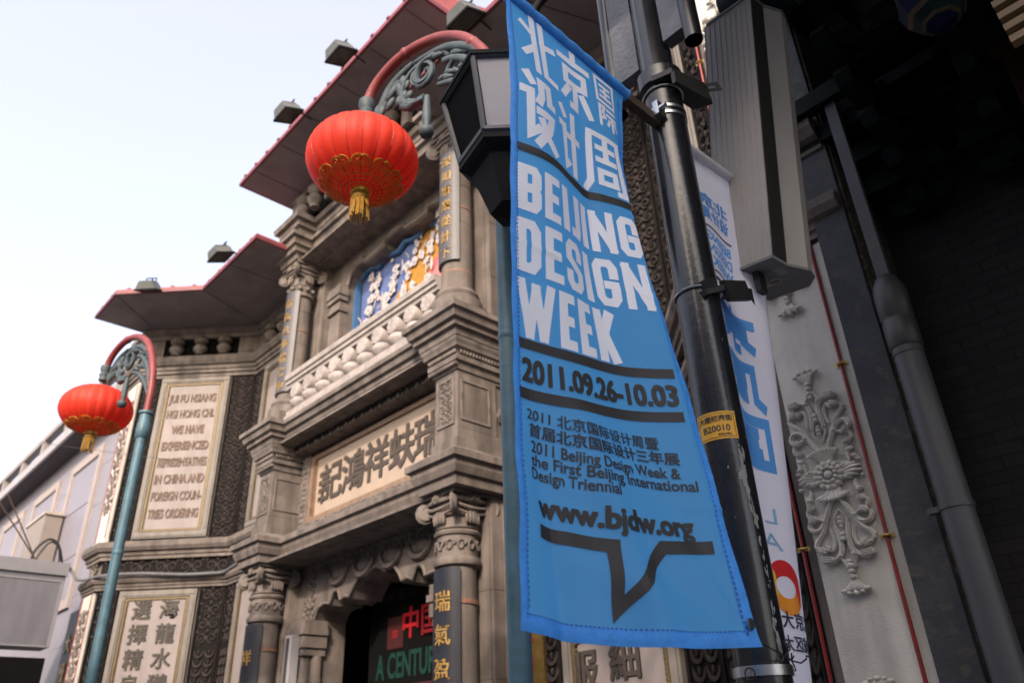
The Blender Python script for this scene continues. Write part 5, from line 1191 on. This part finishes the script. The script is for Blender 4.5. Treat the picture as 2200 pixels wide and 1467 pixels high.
# ================================================================== white modern building on the left
wbld = thing("white_building", "white clad modern building with cream windows and an open parapet", "building", (-25, 6, 0))
b = B(); b.box(-46, -16.64, 4.6, 12, 0, 8.75); b.obj("wall", WHITEB, wbld)
b = B()
for i in range(9): b.box(-46, -16.66, 4.594, 4.6, 1.0+i*.95, 1.012+i*.95)
b.obj("cladding_joint", mat("cladding_joint", (.24, .22, .24), .8), wbld)
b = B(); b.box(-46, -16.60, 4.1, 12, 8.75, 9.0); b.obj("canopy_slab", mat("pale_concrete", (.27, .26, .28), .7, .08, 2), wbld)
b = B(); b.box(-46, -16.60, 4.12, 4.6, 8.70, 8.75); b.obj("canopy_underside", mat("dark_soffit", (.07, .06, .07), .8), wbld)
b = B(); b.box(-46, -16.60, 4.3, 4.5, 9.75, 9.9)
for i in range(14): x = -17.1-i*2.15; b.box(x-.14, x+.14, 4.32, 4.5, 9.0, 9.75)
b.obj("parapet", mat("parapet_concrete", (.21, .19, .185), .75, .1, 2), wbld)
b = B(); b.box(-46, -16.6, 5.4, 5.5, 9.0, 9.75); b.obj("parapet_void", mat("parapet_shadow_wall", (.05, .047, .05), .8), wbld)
for i, x in enumerate((-18.3, -21.6, -24.9, -28.2)):
    f = B(); x0, x1, z0, z1 = x-2.3, x, 4.6, 8.2
    for a, c, d, e in ((x0, x1, z1-.2, z1), (x0, x1, z0, z0+.2), (x0, x0+.2, z0+.2, z1-.2), (x1-.2, x1, z0+.2, z1-.2)): f.box(a, c, 4.54, 4.6, d, e)
    fo = f.obj("window", CREAMB, wbld)
    f = B(); f.box(x0+.2, x1-.2, 4.575, 4.6, z0+.2, z1-.2); f.obj("pane", BLIND, fo)
    f = B(); f.box(x0+.2, x1-.2, 4.565, 4.575, z1-.24, z1-.2)
    for j in (1, 2): f.box(x0+.2, x1-.2, 4.568, 4.575, z0+j*1.15, z0+j*1.15+.02)
    f.obj("blind_edge", mat("dark_blind_edge", (.10, .09, .09), .7), fo)
t = thing("vent_duct", "beige boxed duct on the white building behind the sign box", "duct", (-21, 4.3, 5.2))
b = B(); b.bbox(-21.9, -20.3, 4.15, 4.535, 4.9, 6.95, .02); b.obj("casing", BEIGE, t)
b = B(); b.box(-21.95, -20.25, 4.12, 4.535, 6.95, 7.02); b.obj("lid", mat("duct_lid", (.33, .29, .25), .6), t)
# grey sign box seen from its end, with stay rods and cables
t = thing("sign_box", "large grey metal sign box sticking out from the white building", "sign box", (-16.9, 3.4, 3.6))
b = B(); b.bbox(-17.1, -16.5, .9, 3.97, 3.60, 4.86, .01); b.obj("case", GREYM, t)
b = B(); b.box(-17.14, -16.46, .88, 3.99, 4.86, 5.09); b.box(-16.5, -16.488, .9, 3.97, 4.74, 4.775); b.box(-16.5, -16.484, .9, 3.97, 3.60, 3.63); b.box(-16.5, -16.486, 3.91, 3.97, 3.63, 4.74); b.obj("trim", mat("pale_grey_trim", (.20, .195, .21), .5, .08, 4), t)
b = B()
for y in (1.7, 2.9): b.box(-16.4995, -16.497, y-.004, y+.004, 3.63, 4.74)
b.pieces("seam", GROOVE, t)
b = B(); b.tube([(-16.8, 3.50, 5.08), (-16.8, 2.72, 6.30)], .014, 6); b.tube([(-16.8, 3.52, 5.08), (-16.8, 2.60, 6.15)], .014, 6); b.pieces("stay_rod", mat("rusty_rod", (.05, .025, .02), .7, .4, 20), t)
b = B(); b.tube(curve([(-16.8, 3.38, 5.08), (-16.8, 3.42, 5.35), (-16.8, 3.6, 5.56), (-16.8, 3.78, 5.48), (-16.8, 3.9, 5.2), (-16.8, 3.92, 5.08)]), .024, 8); b.tube(curve([(-16.75, 3.42, 5.08), (-16.75, 3.6, 5.48), (-16.75, 3.78, 5.42), (-16.75, 3.86, 5.1)]), .018, 8); b.obj("cable_loop", BLKCAB, t, smooth=True)
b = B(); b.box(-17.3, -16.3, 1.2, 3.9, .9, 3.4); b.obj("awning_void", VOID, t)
b = B(); pts = [(-16.55, 3.98, 5.05), (-16.5, 4.05, 4.95), (-16.3, 4.12, 4.78), (-16.0, 4.22, 4.74)]+[(-15.87+.16+s*.707, 4.4-.16+s*.707, 4.74+.03*sin(s*2.5)) for s in (.1, .5, .9, 1.3, 1.7, 2.1, 2.4)]+[(-13.6, 5.98, 4.80), (-12.6, 5.98, 4.86), (-11.6, 5.9, 4.84)]
b.tube(curve(pts), .03, 8); tag(b.obj("power_cable", CABLE, smooth=True), "thick grey cable slung along the dark carved frieze from the sign box", "cable")
b = B(); b.tube([(-26+i*.5, 3.4, 10.45-i*.165) for i in range(34)], .004, 5); tag(b.obj("overhead_wire", BLKCAB), "thin overhead wire crossing the empty sky beside the distant lantern", "wire")
t = thing("street_board", "black hanging board with gold characters under the grey sign box", "plaque", (-16.9, 4.3, 2.5))
b = B(); b.box(-17.4, -16.72, 4.42, 4.5, 1.4, 4.35); b.obj("board", PLAQ, t)
b = B()
for i, ch in enumerate("大栅栏"): b.text(ch, .36, T(-17.1, 4.41, 3.62-i*.5) @ UPR, .015, .006)
b.obj("lettering", GOLDL, t)

# ================================================================== the unseen far side of the street, its heights shaped to cast shade
def opposite(x0, x1, h, label):
    t = thing("opposite_building", label, "building", ((x0+x1)/2, -5, 0)); b = B(); b.box(x0, x1, -14, -4.6, 0, h); b.obj("wall", RENDER, t)
    b = B(); b.box(x0-.1, x1+.1, -4.6, -4.35, h-.4, h+.1); b.box(x0, x1, -4.6, -4.5, 3.6, 3.9); b.obj("cornice", STONE, t)
    n = max(1, int((x1-x0)/3))
    for i in range(n):
        for k in range(int((h-4.5)/3.2)+1):
            q = B(); cx_ = x0+(i+.5)*(x1-x0)/n; q.box(cx_-.7, cx_+.7, -4.6, -4.56, 4.6+k*3.2, 6.4+k*3.2); w_ = q.obj("window", CREAM, t)
            q = B(); q.box(cx_-.6, cx_+.6, -4.56, -4.55, 4.7+k*3.2, 6.3+k*3.2); q.obj("pane", GLASSD, w_)
opposite(1.6, 3.8, 9.0, "unseen narrow rendered house across the street, height set to shade the banner")
opposite(3.8, 26, 10.5, "unseen taller rendered block across the street, height set to shade the pilaster")
opposite(-34, 1.6, 7.2, "unseen rendered row across the street, kept low to let the sun through")
